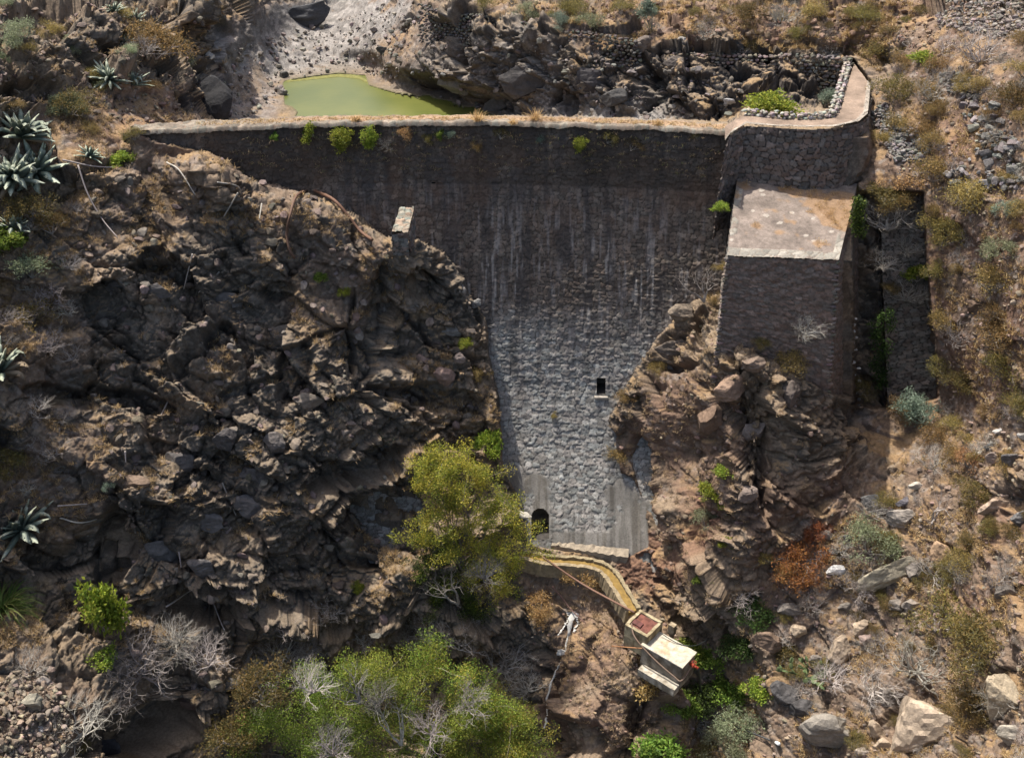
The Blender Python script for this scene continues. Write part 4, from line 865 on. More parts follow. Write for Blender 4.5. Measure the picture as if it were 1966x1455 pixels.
SH = [ # kind u v width label
 ('gold',295,92,125,'large loose yellow olive shrub above the black promontory left of the pool',.9), ('twiggy',262,110,80,'grey dead twigs in front of the large yellow olive shrub by the black promontory'),
 ('olive',140,205,90,'round olive brown shrub on the red soil below the upper agave pair'), ('olive',60,402,90,'olive yellow shrub just above the small left edge agave'), ('olive',100,432,75,'olive shrub right of the small left edge agave'),
 ('green',22,472,85,'bright green shrub at the left edge below the small agave'), ('pale',62,515,85,'pale green shrub below the bright green one at the left edge'), ('pale',30,85,75,'pale olive shrub at the upper left edge of the photo'),
 ('yg',232,298,50,'small yellow green shrub below the left end of the dam crest'), ('olive',258,262,45,'small olive tuft shrub touching the left end of the dam crest'), ('gold',170,242,40,'small golden shrub in the middle of the red soil patch left of the dam'),
 ('twiggy',150,395,50,'small bare twig shrub under the long curved stalk'), ('twiggy',100,560,110,'tangled dead shrub below the pale green left edge shrub'), ('twiggy',95,650,90,'tangled dead shrub right of the left edge agave'), ('gold',60,600,100,'dry golden shrub above the left edge agave'),
 ('olive',25,880,90,'orange olive shrub at the left edge between the two lower agaves'), ('twiggy',100,860,90,'dead twiggy shrub on the brown hollow above the lower left agave'), ('twiggy',60,780,90,'dead twiggy shrub under the left edge agave'), ('blue',215,930,30,'small grey green shrub beside a brown rock above the lower left cliff'),
 ('blue',237,1035,40,'little grey green shrub at the head of the smooth lower left cliff'), ('pale',735,845,60,'pale grey shrub on the ledge above the dark hollow left of the tree'),
 ('yg',936,850,52,'yellow green bush against the dam to the right of the tree top',1.4), ('gold',943,683,32,'small golden bush at the left edge of the dam face'), ('yg',895,660,28,'small yellow green bush on the cliff edge beside the dam'), ('gold',915,720,50,'dry golden grass bush on the cliff edge by the dam'),
 ('yg',660,560,25,'tiny yellow bush on the middle of the left rock'), ('green',612,530,28,'tiny green bush near a grass tuft on the left rock'), ('bare',822,590,28,'small bare grey bush on the dark cliff beside the dam'), ('yg',690,1135,28,'tiny yellow bush on the dark rock left of the tree foot'), ('yg',560,1215,24,'tiny bright green rosette bush above the dead stalk'),
 ('yg',1470,212,84,'bright yellow green bush on the bastion walkway',.75), ('blue',1585,192,50,'grey bush by the shadow corner inside the parapet'), ('yg',1446,318,34,'small yellow green bush at the back corner of the buttress top'), ('yg',1528,228,20,'tiny yellow green plant right of the bright bush on the bastion'),
 ('twiggy',1705,420,120,'brown dead shrub hanging over the top of the gap beside the buttress'), ('olive',1690,372,80,'brown dry shrub at the top of the gap beside the buttress',.6), ('gold',1795,430,70,'golden shrub against the right edge of the stepped side wall, upper'), ('olive',1800,520,70,'olive shrub against the right edge of the stepped side wall, middle'), ('gold',1808,610,70,'golden shrub against the right edge of the stepped side wall, lower'), ('olive',1650,745,60,'dark scrub growing in the bottom of the gap beside the buttress'), ('gold',1730,790,70,'dry scrub along the foot of the stepped side wall'), ('ochre',1730,350,90,'ochre dry bush spilling beside the top of the side wall',.6), ('yg',1760,530,50,'bright green shrub growing out of the shaded side wall'), ('olive',1705,555,38,'small yellow bush inside the shaded gap beside the buttress'), ('twiggy',1695,500,80,'dead twigs inside the shaded gap beside the buttress'), ('ochre',1765,372,60,'ochre dry tuft on the right corner of the stepped side wall'), ('gold',1720,385,80,'dry brown bush on the front edge of the stepped side wall'), ('twiggy',1740,560,90,'dead brown branches halfway down the stepped side wall'), ('twiggy',1740,470,80,'dead twigs on the top of the stepped side wall'),
 ('bare',1340,515,95,'bare branching tree beside the left foot of the square buttress'), ('twiggy',1545,625,80,'bare white twigs in front of the buttress wall'), ('gold',1515,690,70,'dry yellow bush at the base of the buttress front'), ('olive',1465,660,40,'brown tuft bush at the foot of the buttress front'),
 ('gold',1385,515,30,'dry golden bush on the left edge of the buttress'), ('yg',1385,400,28,'small green bush high on the left edge of the buttress'), ('gold',1180,880,60,'dry golden bush drooping over the dam from the right spur'), ('gold',1248,700,40,'small golden bush on the left end of the right spur ledge'), ('gold',1200,760,50,'dry grass bush beside the dark window'), ('gold',1365,572,36,'ochre bush on the crest of the right spur'),
 ('blue',1748,785,86,'round grey green bush below the stepped side wall'), ('gold',1795,830,70,'golden shrub just below the round grey green bush'), ('twiggy',1795,880,110,'grey dead shrub on the slope below the grey green bush'), ('bare',1785,985,80,'bare dark tree on the slope below the grey dead shrub',1.4), ('olive',1868,945,80,'olive green bush on the pale boulders at right'), ('bare',1860,905,50,'pale bare bush just above the olive green one at right'), ('ochre',1855,880,70,'orange dry grass bush on the right slope path'),
 ('gold',1870,385,120,'large golden shrub on the right slope level with the buttress top'), ('blue',1935,405,50,'grey green bush right of the large golden shrub'), ('gold',1790,330,95,'dry golden shrub right of the side wall top'), ('pale',1925,480,80,'pale green shrub at the right edge level with the buttress front'), ('gold',1900,540,110,'golden shrub below the pale green one at the right edge'), ('gold',1915,640,100,'golden shrub with dark base on the lower right bank'), ('olive',1925,710,95,'olive brown shrub near the right edge above the white stones'), ('olive',1950,770,80,'dark olive shrub at the right edge over the white stones'), ('olive',1850,730,70,'small olive shrub left of the right edge shrubs'), ('olive',1815,450,90,'dark olive shrub against the stepped side wall'), ('twiggy',1840,640,100,'dead twigs in the hollow right of the stepped side wall'), ('olive',1800,700,60,'dark scrub at the foot of the stepped side wall'),
 ('olive',1725,180,85,'olive shrub right of the walkway'), ('twiggy',1790,175,100,'grey twiggy shrub right of the olive shrub by the walkway'), ('gold',1690,265,50,'ochre shrub at the outer foot of the bastion'), ('olive',1690,85,100,'wide olive shrub behind the head of the walkway',.6), ('twiggy',1880,95,130,'wide grey twiggy shrub near the upper right scree'), ('twiggy',1810,80,60,'small grey shrub left of the wide twiggy shrub at upper right'), ('yg',1772,108,55,'yellow green shrub beside the path at upper right',.6), ('bare',1718,72,46,'bare black shrub in the wide olive shrub by the walkway'), ('olive',1945,180,80,'brown shrub at the right edge below the scree'), ('gold',1720,240,60,'dry shrub above the rubble heap by the bastion'),
 ('pale',1665,1040,95,'pale green shrub between the red bush and the diagonal pale boulder',1.), ('rust',1545,1060,100,'rust red bush along the foot of the dark cliff'), ('rust',1520,1110,90,'lower rust red bush spilling from the dark cliff foot'), ('rust',1565,1010,60,'upper rust red bush at the cliff shadow edge'), ('ochre',1500,1090,70,'orange dry bush left of the rust red bushes'),
 ('yg',1392,905,42,'bright green bush highest on the right spur'), ('yg',1362,940,55,'bright green bush with grey skirt on the right spur'), ('yg',1385,972,42,'bright green bush lowest of the three on the right spur'), ('yg',1398,1042,28,'small yellow green bush on the lower right spur'), ('green',1372,1090,32,'small green bush on the lower right spur near its foot'), ('pale',1345,1000,60,'pale dry bush under the three bright green bushes'), ('gold',1455,1055,50,'ochre grass bush on the dark side of the spur'),
 ('twiggy',1640,1110,90,'bare pale shrub beside the white stone'), ('twiggy',1680,1310,110,'bare grey shrub left of the huge pale boulder'), ('twiggy',1560,1150,80,'dead shrub above the brown boulder'), ('twiggy',1600,1290,110,'grey dead shrub beside the prickly pear'), ('twiggy',1780,1080,100,'grey shrub round the orange tan boulder'), ('twiggy',1935,1090,85,'fan shaped dead shrub at the right edge by a grey boulder'), ('twiggy',1755,1260,150,'wide twiggy shrub above the huge pale boulder'), ('olive',1790,1180,150,'wide olive shrub in the middle of the lower right slope'), ('olive',1880,1240,140,'wide olive shrub by the right edge above the pale cleft boulder'), ('gold',1850,1070,70,'ochre shrub right of the orange tan boulder'), ('olive',1905,1010,50,'yellow green shrub at the right edge on orange soil'), ('olive',1860,1330,110,'olive shrub right of the huge pale boulder'), ('gold',1850,1365,70,'golden shrub by the foot of the huge pale boulder'), ('twiggy',1930,1330,110,'grey twigs in front of the right edge boulders'), ('olive',1700,1040,60,'small olive shrub behind the diagonal pale boulder'),
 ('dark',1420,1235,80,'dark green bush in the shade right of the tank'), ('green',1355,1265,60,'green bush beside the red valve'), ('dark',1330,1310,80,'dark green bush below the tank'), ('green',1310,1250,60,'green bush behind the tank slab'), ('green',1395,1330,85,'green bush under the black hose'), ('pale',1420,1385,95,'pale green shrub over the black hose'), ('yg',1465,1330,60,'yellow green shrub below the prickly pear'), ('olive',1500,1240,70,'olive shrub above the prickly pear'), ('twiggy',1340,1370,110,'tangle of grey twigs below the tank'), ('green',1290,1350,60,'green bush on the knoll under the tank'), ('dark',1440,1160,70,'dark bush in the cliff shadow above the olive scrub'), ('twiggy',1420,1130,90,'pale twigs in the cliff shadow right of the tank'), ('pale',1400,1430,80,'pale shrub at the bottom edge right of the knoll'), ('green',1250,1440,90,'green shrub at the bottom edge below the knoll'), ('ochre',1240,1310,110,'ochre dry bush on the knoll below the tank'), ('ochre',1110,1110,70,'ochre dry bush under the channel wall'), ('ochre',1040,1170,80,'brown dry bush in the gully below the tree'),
 ('blue',1078,45,42,'round grey green bush on the ochre terrace'), ('pale',1128,40,60,'pale shrub right of the round grey green bush on the terrace'), ('olive',1100,15,60,'olive shrub at the top edge above the round grey green bush'), ('candelabra',1250,38,55,'dark candelabra spurge on the ochre terrace',1.3), ('olive',1195,28,50,'olive shrub left of the candelabra spurge'), ('pale',1010,15,50,'pale olive shrub at the top edge above the long terrace wall'), ('twiggy',1355,72,60,'grey dead shrub on the ochre terrace over the dark cliff'), ('twiggy',1425,85,50,'small grey dead shrub on the terrace near the shadowed corner'), ('twiggy',1585,95,80,'grey twigs on top of the shadowed corner wall'), ('olive',1525,60,45,'small olive shrub on the brown bank above the shadowed corner'), ('twiggy',1500,20,90,'grey shrub on the upper brown bank'), ('olive',1430,20,70,'olive brown shrub at the top edge of the brown bank'), ('olive',1660,25,60,'dry shrub at the top edge above the walkway head'), ('olive',930,12,50,'small olive shrub behind the long terrace wall'), ('olive',880,6,45,'small olive shrub at the left end of the long terrace wall'), ('gold',1560,20,60,'golden shrub on the upper brown bank'),
 ('twiggy',760,1195,110,'pale dead shrub behind the middle of the green thicket'), ('twiggy',640,1190,110,'pale dead shrub behind the left part of the green thicket'), ('twiggy',870,1215,150,'fallen grey branches at the foot of the tree'), ('twiggy',970,1270,130,'dark grey fallen branches right of the green thicket'), ('twiggy',560,1250,130,'pale dead twigs over the left shoulder of the green thicket'), ('twiggy',800,1235,120,'pale dead twigs between the tree foot and the green thicket'), ('twiggy',500,1290,120,'tangled pale twigs left of the top of the green thicket'), ('twiggy',1010,1310,90,'grey twigs hanging into the gully right of the thicket'), ('twiggy',700,1230,110,'dense pale twigs just over the green thicket'), ('twiggy',270,1260,190,'large silvery dead shrub beside the green sapling'), ('twiggy',150,1390,170,'silvery dead shrub in the lower left corner'), ('twiggy',330,1210,110,'grey dead shrub on the rock above the large silvery dead shrub'), ('twiggy',400,1260,110,'grey dead twigs at the left end of the gully bushes'), ('twiggy',100,1450,130,'grey dead shrub at the bottom edge by the pale scree'), ('twiggy',60,1270,100,'grey dead twigs above the pale scree at the lower left'), ('twiggy',230,1340,120,'brown grey dead shrub between the two silvery ones'), ('twiggy',345,1250,100,'spread grey twigs right of the large silvery dead shrub'), ('yg',195,1180,88,'leafy bright green sapling in the lower left',1.9), ('yg',190,1260,60,'yellowish leafy bush under the bright green sapling'), ('olive',180,1430,80,'small yellow olive bush at the bottom left edge'), ('pale',470,1395,110,'pale dry shrub left of the green thicket'), ('twiggy',470,1360,90,'bare twigs left of the green thicket'),
]
for t_ in SH:
    kind, u, v, wpx, lb = t_[:5]; sp(kind, u, v, wpx, lb, hs=t_[5] if len(t_) > 5 else .85)
ANC = [(1762,1368,'huge pale boulder'),(1585,1388,'big flat faced boulder'),(1510,1325,'dark blue grey boulder'),(1697,1098,'diagonal pale boulder'),(1800,1052,'orange tan boulder'),(1612,1235,'oval tan boulder'),(1607,1092,'bright white stone'),(1480,1225,'smooth brown boulder'),(1925,1320,'cleft boulder'),(1905,965,'long flat tan boulder'),(1748,785,'round grey green bush'),(1545,1270,'prickly pear'),(1545,1060,'rust red bush'),(1785,985,'bare dark tree'),(1870,385,'large golden shrub'),(1730,260,'rubble heap by the bastion'),(1840,165,'dark wall stones'),(1880,30,'corner scree'),(1955,832,'large white stone'),(1790,500,'stepped side wall'),(1250,38,'candelabra spurge'),(1078,45,'round terrace bush'),(930,25,'long terrace wall'),(1340,102,'low terrace wall'),(1565,108,'shadowed corner wall'),(1690,70,'head of the walkway'),(230,155,'agave pair'),(295,92,'large yellow olive shrub'),(240,45,'three small agaves'),(45,290,'agave clump'),(10,705,'left edge agave'),(55,1010,'lone agave'),(28,432,'small edge agave'),(1306,77,'round white stone'),(700,1300,'green thicket'),(890,1150,'foot of the tree'),(190,1180,'leafy sapling')]
SEEN = set(); KD = dict(twiggy='small dead grey shrub', gold='small golden shrub', olive='small olive shrub', pale='small pale shrub')
def filler(poly, n, kinds, lo, hi_, label, group, seed):
    p, nn, i, j = pick(poly, n, seed, lambda i, j, r: UP[i, j] > .35); r = random.Random(seed)
    for q, a, b in zip(p, vs[i], us[j]):
        k = r.choice(kinds); s = mpp(q); w_ = r.uniform(lo, hi_)*s; d, au, av, nm = min((math.hypot(b-x[0], a-x[1]), *x) for x in ANC)
        far_ = 'just' if d < 60 else 'slightly' if d < 110 else 'well'
        ax_ = abs(b-au)/(abs(a-av)+1e-6); dr = ('right of' if b > au else 'left of') if ax_ > 2.2 else ('below' if a > av else 'above') if ax_ < .45 else ('below and ' if a > av else 'above and ')+('right of' if b > au else 'left of')
        lb = '%s %s %s the %s' % (KD[k], far_, dr, nm)
        if lb in SEEN: continue
        SEEN.add(lb); place(k, q-np.array([0, 0, .05]), w_, lb, group, .8)
# plants rooted in the top of the dam face
DP = [('yg',602,262,34,'bright green plant hanging near the left part of the dam top'), ('yg',658,268,34,'yellow green plant hanging from the dam top, left of a matching pair'), ('yg',706,272,34,'yellow green plant hanging from the dam top, right of a matching pair'), ('ochre',765,262,34,'orange dry plant under the dam crest'), ('twiggy',740,280,40,'grey twigs hanging below the dam crest'), ('green',853,264,22,'thin green plant high on the dam face'), ('blue',874,265,26,'grey green plant beside the thin green one high on the dam face'),
 ('gold',912,286,20,'small golden plant high on the dam face'), ('blue',1041,277,18,'small pale plant high on the middle of the dam face'), ('yg',1118,278,22,'small yellow green plant high on the right half of the dam face'), ('olive',1165,275,36,'olive plant high on the right half of the dam face'), ('olive',1210,290,34,'dry olive plant high on the dam face right of the olive one'), ('green',534,265,16,'tiny green plant near the left end of the dam face'), ('olive',815,272,24,'small dry plant high on the dam face left of the thin green one'), ('olive',960,268,30,'small dry plant high on the middle of the dam face'), ('olive',1338,270,20,'tiny dry plant high on the dam face near the bastion'), ('gold',1068,800,14,'tiny golden tuft on the lower dam face')]
for k, u, v, wpx, lb in DP:
    p = dpx(u, v); s = mpp(p); place(k, p+np.array([0, -.02, 0]), wpx*s*1.25, lb, cat='plant', tilt=(.9, 0))
for u, hgt in [(918,.6),(1020,.7),(905,.3),(985,.3),(1060,.3)]:
    p = atz(u, 236, .15)
# ivy in the gap
p = at(1648, 430, -3.2); 
def clump(name, label, cat, cents, n, size, spread, cols, seed, mat=None, aspect=.6):
    V_, F_, C_ = leaves(cents, n, size, spread, cols, seed, aspect=aspect); return solo(name, V_, F_, C_, mat or M_LEAF, False, label=label, cat=cat)
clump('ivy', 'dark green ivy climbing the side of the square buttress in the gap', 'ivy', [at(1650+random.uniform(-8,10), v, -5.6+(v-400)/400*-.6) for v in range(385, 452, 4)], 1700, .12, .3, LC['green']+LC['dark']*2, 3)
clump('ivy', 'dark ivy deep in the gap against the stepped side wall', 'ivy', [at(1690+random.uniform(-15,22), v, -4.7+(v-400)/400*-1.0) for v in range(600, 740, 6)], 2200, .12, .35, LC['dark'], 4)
gx = [TF2[i] for i in np.random.default_rng(5).choice(np.where(og > .8)[0], 60)]
V_, F_, C_ = leaves(gx, 4200, .12, .2, LC['ochre'], 6, droop=-.3, aspect=.12)
solo('dry_grass', V_, F_, C_, M_DRY, False, label='orange dry grass growing on the right side of the buttress top', cat='grass', kind='stuff')

# ---- trees with crown and trunk
def tree(name, label, base, height, blobs_, n, cols, leaf, seed, group=None, trunk_r=.12, dead=0):
    """blobs_: list of (centre, radius) crown clumps in world space"""
    r = random.Random(seed); root = thing(name, label, 'tree' if 'tree' in name else 'bush', base, group); b = Vector([float(x) for x in base]); segs = []
    fork = b+Vector((0, 0, height*.35))
    segs.append((*b, *fork, trunk_r, trunk_r*.8, 0)); tips = []
    for c, rad in blobs_:
        c = Vector([float(x) for x in c]); p = fork; N_ = 6; rr = trunk_r*.5
        for k in range(N_):
            q = fork.lerp(c, (k+1)/N_)+Vector((r.gauss(0, .12), r.gauss(0, .12), r.gauss(0, .1))); segs.append((*p, *q, rr, rr*.8, .5)); p = q; rr *= .82
        for k in range(9):
            e = c+Vector((r.gauss(0, 1), r.gauss(0, 1), r.gauss(0, .9)))*rad*.6; p2 = c
            for m in range(3):
                q = c.lerp(e, (m+1)/3)+Vector((r.gauss(0, .06), r.gauss(0, .06), r.gauss(0, .06))); segs.append((*p2, *q, rr*.7, rr*.5, 1)); p2 = q
            tips.append(tuple(e)); tips.append(tuple(c.lerp(e, .6)))
    V_, F_, C_ = segs_mesh(segs, (.19,.16,.13)); part('trunk', V_, F_, C_, M_TWIG, root, False)
    rad = sum(x[1] for x in blobs_)/len(blobs_)
    V_, F_, C_ = leaves(tips, n, leaf, rad*.42, cols, seed, aspect=.42); part('crown', V_, F_, C_, M_LEAF, root, False)
    return root
def blobpx(L, Y0, r0): return [(at(u, v, Y0+dy), r0*k) for u, v, dy, k in L]
tree('poplar_tree', 'yellow green tree standing in front of the left foot of the dam', G(900, 1120)-np.array([0, .5, .3]), 4, blobpx([(825,895,0,.7),(865,890,-.3,.8),(810,920,.2,.9),(870,930,-1,1),(930,920,0,.8),(830,990,-.6,1),(900,990,-1.2,1.1),(965,960,-.6,.9),(990,1010,-.8,.9),(940,1040,-1.2,1),(870,1050,-1,1),(1000,1070,-.6,.8),(845,895,-.2,.9),(900,890,-.4,.9),(850,960,-.8,1),(935,985,-.9,1),(820,1030,-.5,.9),(900,1050,-1,1),(965,1080,-.8,.9),(910,1100,-1.,.9),(960,1120,-.8,.8)], -12.3, 1.15), 46000, LC['tree'], .105, 11)
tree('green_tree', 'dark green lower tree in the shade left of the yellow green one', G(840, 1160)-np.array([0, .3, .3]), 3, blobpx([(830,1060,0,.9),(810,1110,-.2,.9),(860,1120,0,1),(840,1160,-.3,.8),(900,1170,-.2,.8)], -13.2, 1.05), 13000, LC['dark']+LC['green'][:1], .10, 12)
LG = [(.18,.27,.04),(.24,.33,.055),(.13,.20,.03),(.30,.34,.06)]; LT = [(.30,.30,.05),(.38,.33,.06),(.22,.25,.04)]
TH = [('broad green bush on the left of the bottom thicket', [(600,1300,0,.8),(640,1330,-.4,1),(590,1370,-.3,1),(650,1400,-.8,1.1),(560,1420,-.5,1),(520,1390,-.3,.9),(480,1440,-.5,.9),(600,1450,-.9,1)], -18.6, LG, 26000),
      ('green bush in the middle of the bottom thicket with dead twigs before it', [(690,1290,0,.9),(740,1290,0,.9),(760,1330,-.6,1),(720,1390,-1,1.1),(790,1420,-1.2,1.1),(700,1440,-1,1)], -18.2, LG+LT[:1], 26000),
      ('highest green bush of the bottom thicket nearest the gully', [(830,1280,0,.9),(880,1310,-.2,1),(860,1360,-.8,1.1),(930,1350,-.6,.9),(950,1400,-.8,1)], -17.9, LG+LT[:2], 26000),
      ('yellowish green bush at the lower right end of the bottom thicket', [(900,1420,0,1),(980,1400,-.2,.8),(1000,1440,-.4,.8),(850,1450,-.3,1),(940,1460,-.6,1)], -19.0, LT+LG, 26000)]
for lb, bl, Y0, cols, n in TH:
    u0 = sum(x[0] for x in bl)/len(bl); v0 = max(x[1] for x in bl)
    tree('willow_bush', lb, G(u0, v0+20), 2, blobpx(bl, Y0, 1.6), n, cols, .10, int(u0), group='green thicket at the bottom')
place('olive', at(500,1345,-18.9), 3.6, 'ochre olive bush at the upper left corner of the green thicket')
place('olive', at(455,1430,-19.6), 3.2, 'olive bush at the bottom edge left of the green thicket')
place('bare', at(770,1430,-20.4), 3.4, 'bare grey dead tree standing among the green thicket bushes', cat='dead tree', var=1)
place('twiggy', at(600,1330,-20.6), 3.0, 'grey dead twigs on the left shoulder of the green thicket', var=0)
place('twiggy', at(900,1360,-19.6), 2.8, 'grey dead twigs on the right shoulder of the green thicket', var=1)
place('twiggy', at(640,1450,-21.6), 3.2, 'grey dead twigs at the bottom edge left of the bare dead tree', var=0)
place('bare', at(690,1350,-20.6), 2.8, 'bare grey dead branches at the top middle of the green thicket', var=0)
place('twiggy', at(930,1110,-14.6), 3.0, 'grey dead twigs in the lower right of the tree crown', var=1)
place('bare', at(880,1160,-14.6), 3.0, 'bare grey branches low in front of the tree', var=2)
place('twiggy', at(830,1410,-20.3), 3.2, 'fine dead grey twigs in the middle of the green thicket', var=0)
place('twiggy', at(730,1350,-20.0), 2.6, 'fine dead grey twigs near the top of the green thicket', var=1)

# ---- agaves
def agave_mesh(seed, n=34, L=1.0, bend=.8, wide=.15):
    r = np.random.default_rng(seed); V = []; F = []; C = []; o = 0
    for k in range(n):
        a = k*2.39996+r.uniform(-.2, .2); t = k/(n-1); el = 1.45-1.35*t+r.uniform(-.12, .12); ln = L*(.6+.4*min(1, t*1.8))*r.uniform(.85, 1.1); ns = 9; p = np.array([0, 0, .08]); fold = r.random() < bend*.55
        for s in range(ns):
            q = s/(ns-1); e = el-.35*q*q - (1.9*max(0, q-.62)/.38 if fold else 0); d = np.array([math.cos(a)*math.cos(e), math.sin(a)*math.cos(e), math.sin(e)]); side = np.array([-math.sin(a), math.cos(a), 0]); upn = np.cross(d, side)*-1
            wd_ = wide*L*(.55+.9*math.sin(min(1, q*1.25)*2.2))*(1-q**4)**1.0*.62+.004
            if s: p = p+d*ln/(ns-1)
            V += [p-side*wd_+upn*wd_*.35, p-upn*.02*L, p+side*wd_+upn*wd_*.35, p-upn*(.06*L*(1-q)+.01)]
            c = np.array([.145,.175,.13])*(1+.25*r.uniform(-1, 1)) if q < .7 else np.array([.34,.37,.28]); c = np.array([.24,.19,.12]) if t > .86 and fold else c*(.8+.3*q); C += [c]*4
            if s:
                b = o+4*s; z = b-4
                F += [[z, z+1, b+1, b], [z+1, z+2, b+2, b+1], [z+2, z+3, b+3, b+2], [z+3, z, b, b+3]]
        o += 4*ns
    return np.array(V), np.array(F), np.array(C)
AGM = [fastmesh('leaf_rosette', *agave_mesh(900+k, 38 if k < 2 else 26, 1., .9 if k < 2 else .3, .13 if k < 2 else .10), M_AGAVE, True) for k in range(4)]
AG = [(40,262,95,0,'big blue grey agave in the large clump at the left edge, upper half'), (75,310,90,1,'big blue grey agave in the large clump at the left edge, lower right'), (25,335,85,0,'drooping blue grey agave at the bottom of the large clump at the left edge'), (28,432,62,1,'small agave at the left edge among green shrubs'), (5,705,95,1,'dark agave cut by the left edge halfway down'), (55,1012,100,0,'agave with folded pale leaf tips standing alone at the lower left'),
 (208,150,60,2,'left agave of the pair on dry grass above the red soil'), (255,158,52,3,'right agave of the pair on dry grass above the red soil'), (172,286,42,2,'small agave on the edge below the red soil patch'), (240,70,42,3,'small agave high on the upper left slope, middle of three'), (262,30,40,2,'small agave high on the upper left slope, top of three'), (218,18,36,3,'small agave at the top edge of the upper left slope')]
for u, v, wpx, k, lb in AG:
    p = G(u, v+12); s = mpp(p); o = thing('agave', lb, 'agave', p+np.array([0, -.15, .02])); sc_ = wpx*s*.80; o.scale = (sc_,)*3; o.rotation_euler = (.35, 0, u)
    link(bpy.data.objects.new('leaf_rosette', AGM[k]), o)
# long grassy clump at the left edge
def blades(base, n, L, w, cols, seed, droop=.8, rad=.12):
    r = np.random.default_rng(seed); a = r.uniform(0, 6.283, n); el = r.uniform(.3, 1.4, n); L = L*r.uniform(.6, 1.1, n); V = []; ns = 5
    base = np.asarray(base)+np.stack([rad*r.normal(size=n), rad*r.normal(size=n), 0*a], -1); p = base.copy(); rows = []
    for s in range(ns):
        q = s/(ns-1); e = el-droop*2.2*q*q
        d = np.stack([np.cos(a)*np.cos(e), np.sin(a)*np.cos(e), np.sin(e)], -1); sd = np.stack([-np.sin(a), np.cos(a), 0*a], -1)
        if s: p = p+d*(L/(ns-1))[:, None]
        ww = w*(1-q**2)+.002; rows += [p-sd*ww, p+sd*ww]
    V = np.stack(rows, 1).reshape(-1, 3); o = (np.arange(n)*2*ns)[:, None]
    F = np.concatenate([o+np.array([[2*s, 2*s+1, 2*s+3, 2*s+2]]) for s in range(ns-1)])
    C = np.array(cols)[r.integers(0, len(cols), n)]*(1+.25*r.uniform(-1, 1, (n, 1))); return V, F, np.repeat(C, 2*ns, 0)
p = G(22, 1165); V_, F_, C_ = blades(p+np.array([0, -.3, 0]), 420, 2.3, .025, [(.11,.17,.035),(.17,.22,.05),(.25,.24,.08)], 31, .75, .2)
solo('long_grass_clump', V_, F_, C_, M_LEAF, False, label='long drooping green grass clump at the left edge below the lone agave', cat='grass clump')
# grass tufts that can be told apart
TG = [(1028,222,22,'tall orange grass tuft on the dam crest right of the pool'), (918,224,20,'orange grass tuft on the dam crest at the end of the pool'), (684,224,12,'low grass tuft on the crest in front of the pool'), (985,230,10,'small orange grass tuft between the taller two on the crest'), (1262,232,10,'small grass tuft on the right half of the crest')]
for u, v, hpx, lb in TG:
    p = atz(u, v+8, .14); V_, F_, C_ = blades(p, 90, hpx*mpp(p)*1.3, .012, LC['ochre'], u, .25, .1); solo('grass_tuft', V_, F_, C_, M_DRY, False, loc=p, label=lb, cat='grass tuft')

# ---- prickly pear
pp_ = G(1545, 1300); root = thing('prickly_pear', 'dark green prickly pear cactus with flat pads above the dark boulders', 'cactus', pp_)
r = random.Random(5); Vs, Fs = icos(2)
def pad(p, d, s, parent, depth):
    d = Vector(d).normalized(); q = Vector([float(x) for x in p])+d*s; M_ = d.to_track_quat('Z', 'Y').to_matrix()@Matrix.Rotation(r.uniform(0, 3.14), 3, 'Z'); M_ = np.array(M_)
    V_ = (Vs*np.array([.62, .14, 1.])*s)@M_.T+np.array(q[:]); o = part('pad', V_, Fs, np.array([.10,.13,.055])*r.uniform(.8, 1.4), M_AGAVE, parent)
    if depth:
        for k in range(r.choice((1, 2, 2))): pad(q+d*s*.85, d+Vector((r.gauss(0, .55), r.gauss(0, .55), r.gauss(0, .3))), s*.88, parent, depth-1)
for k in range(5): pad(pp_+np.array([r.uniform(-.3, .3), r.uniform(-.3, .1), 0]), (r.gauss(0, .6), r.gauss(-.1, .4), .8), .24, root, 3)

# ---- boulders, each a thing
def boulder(u, v, wpx, hpx, col, label, seed, cat='boulder', deep=.8, tilt=0., name='boulder', rough=.05, cuts=16, group=None):
    p = G(u, v+hpx*.15); s = mpp(p); a, b = wpx*s/2, hpx*s/2
    V, F = rockshape(seed, 4, cuts, rough); V = V*np.array([a*1.12, b*deep*1.0, b*1.25])
    c, s_ = math.cos(tilt), math.sin(tilt); V = np.stack([V[:, 0]*c-V[:, 2]*s_, V[:, 1], V[:, 0]*s_+V[:, 2]*c], -1)
    n1 = fbm(V+seed, a*.7, seed, 4); n2 = fbm(V*np.array([1, 1, 3.])+seed, a*.4, seed+3, 3)
    C = np.array(col)*(1+.22*n1+.12*n2)[:, None]; V = V+(V/np.linalg.norm(V, axis=1)[:, None])*(.05*a*n2)[:, None]
    d = CAM-p; d /= np.linalg.norm(d)
    return solo(name, V+p+d*b*.25, F, C, M_STONE, False, loc=p, label=label, cat=cat, group=group)
TAN = (.36,.28,.20); GRY = (.19,.165,.14); DKG = (.085,.08,.078); BRN = (.20,.14,.10); ORA = (.40,.27,.17)
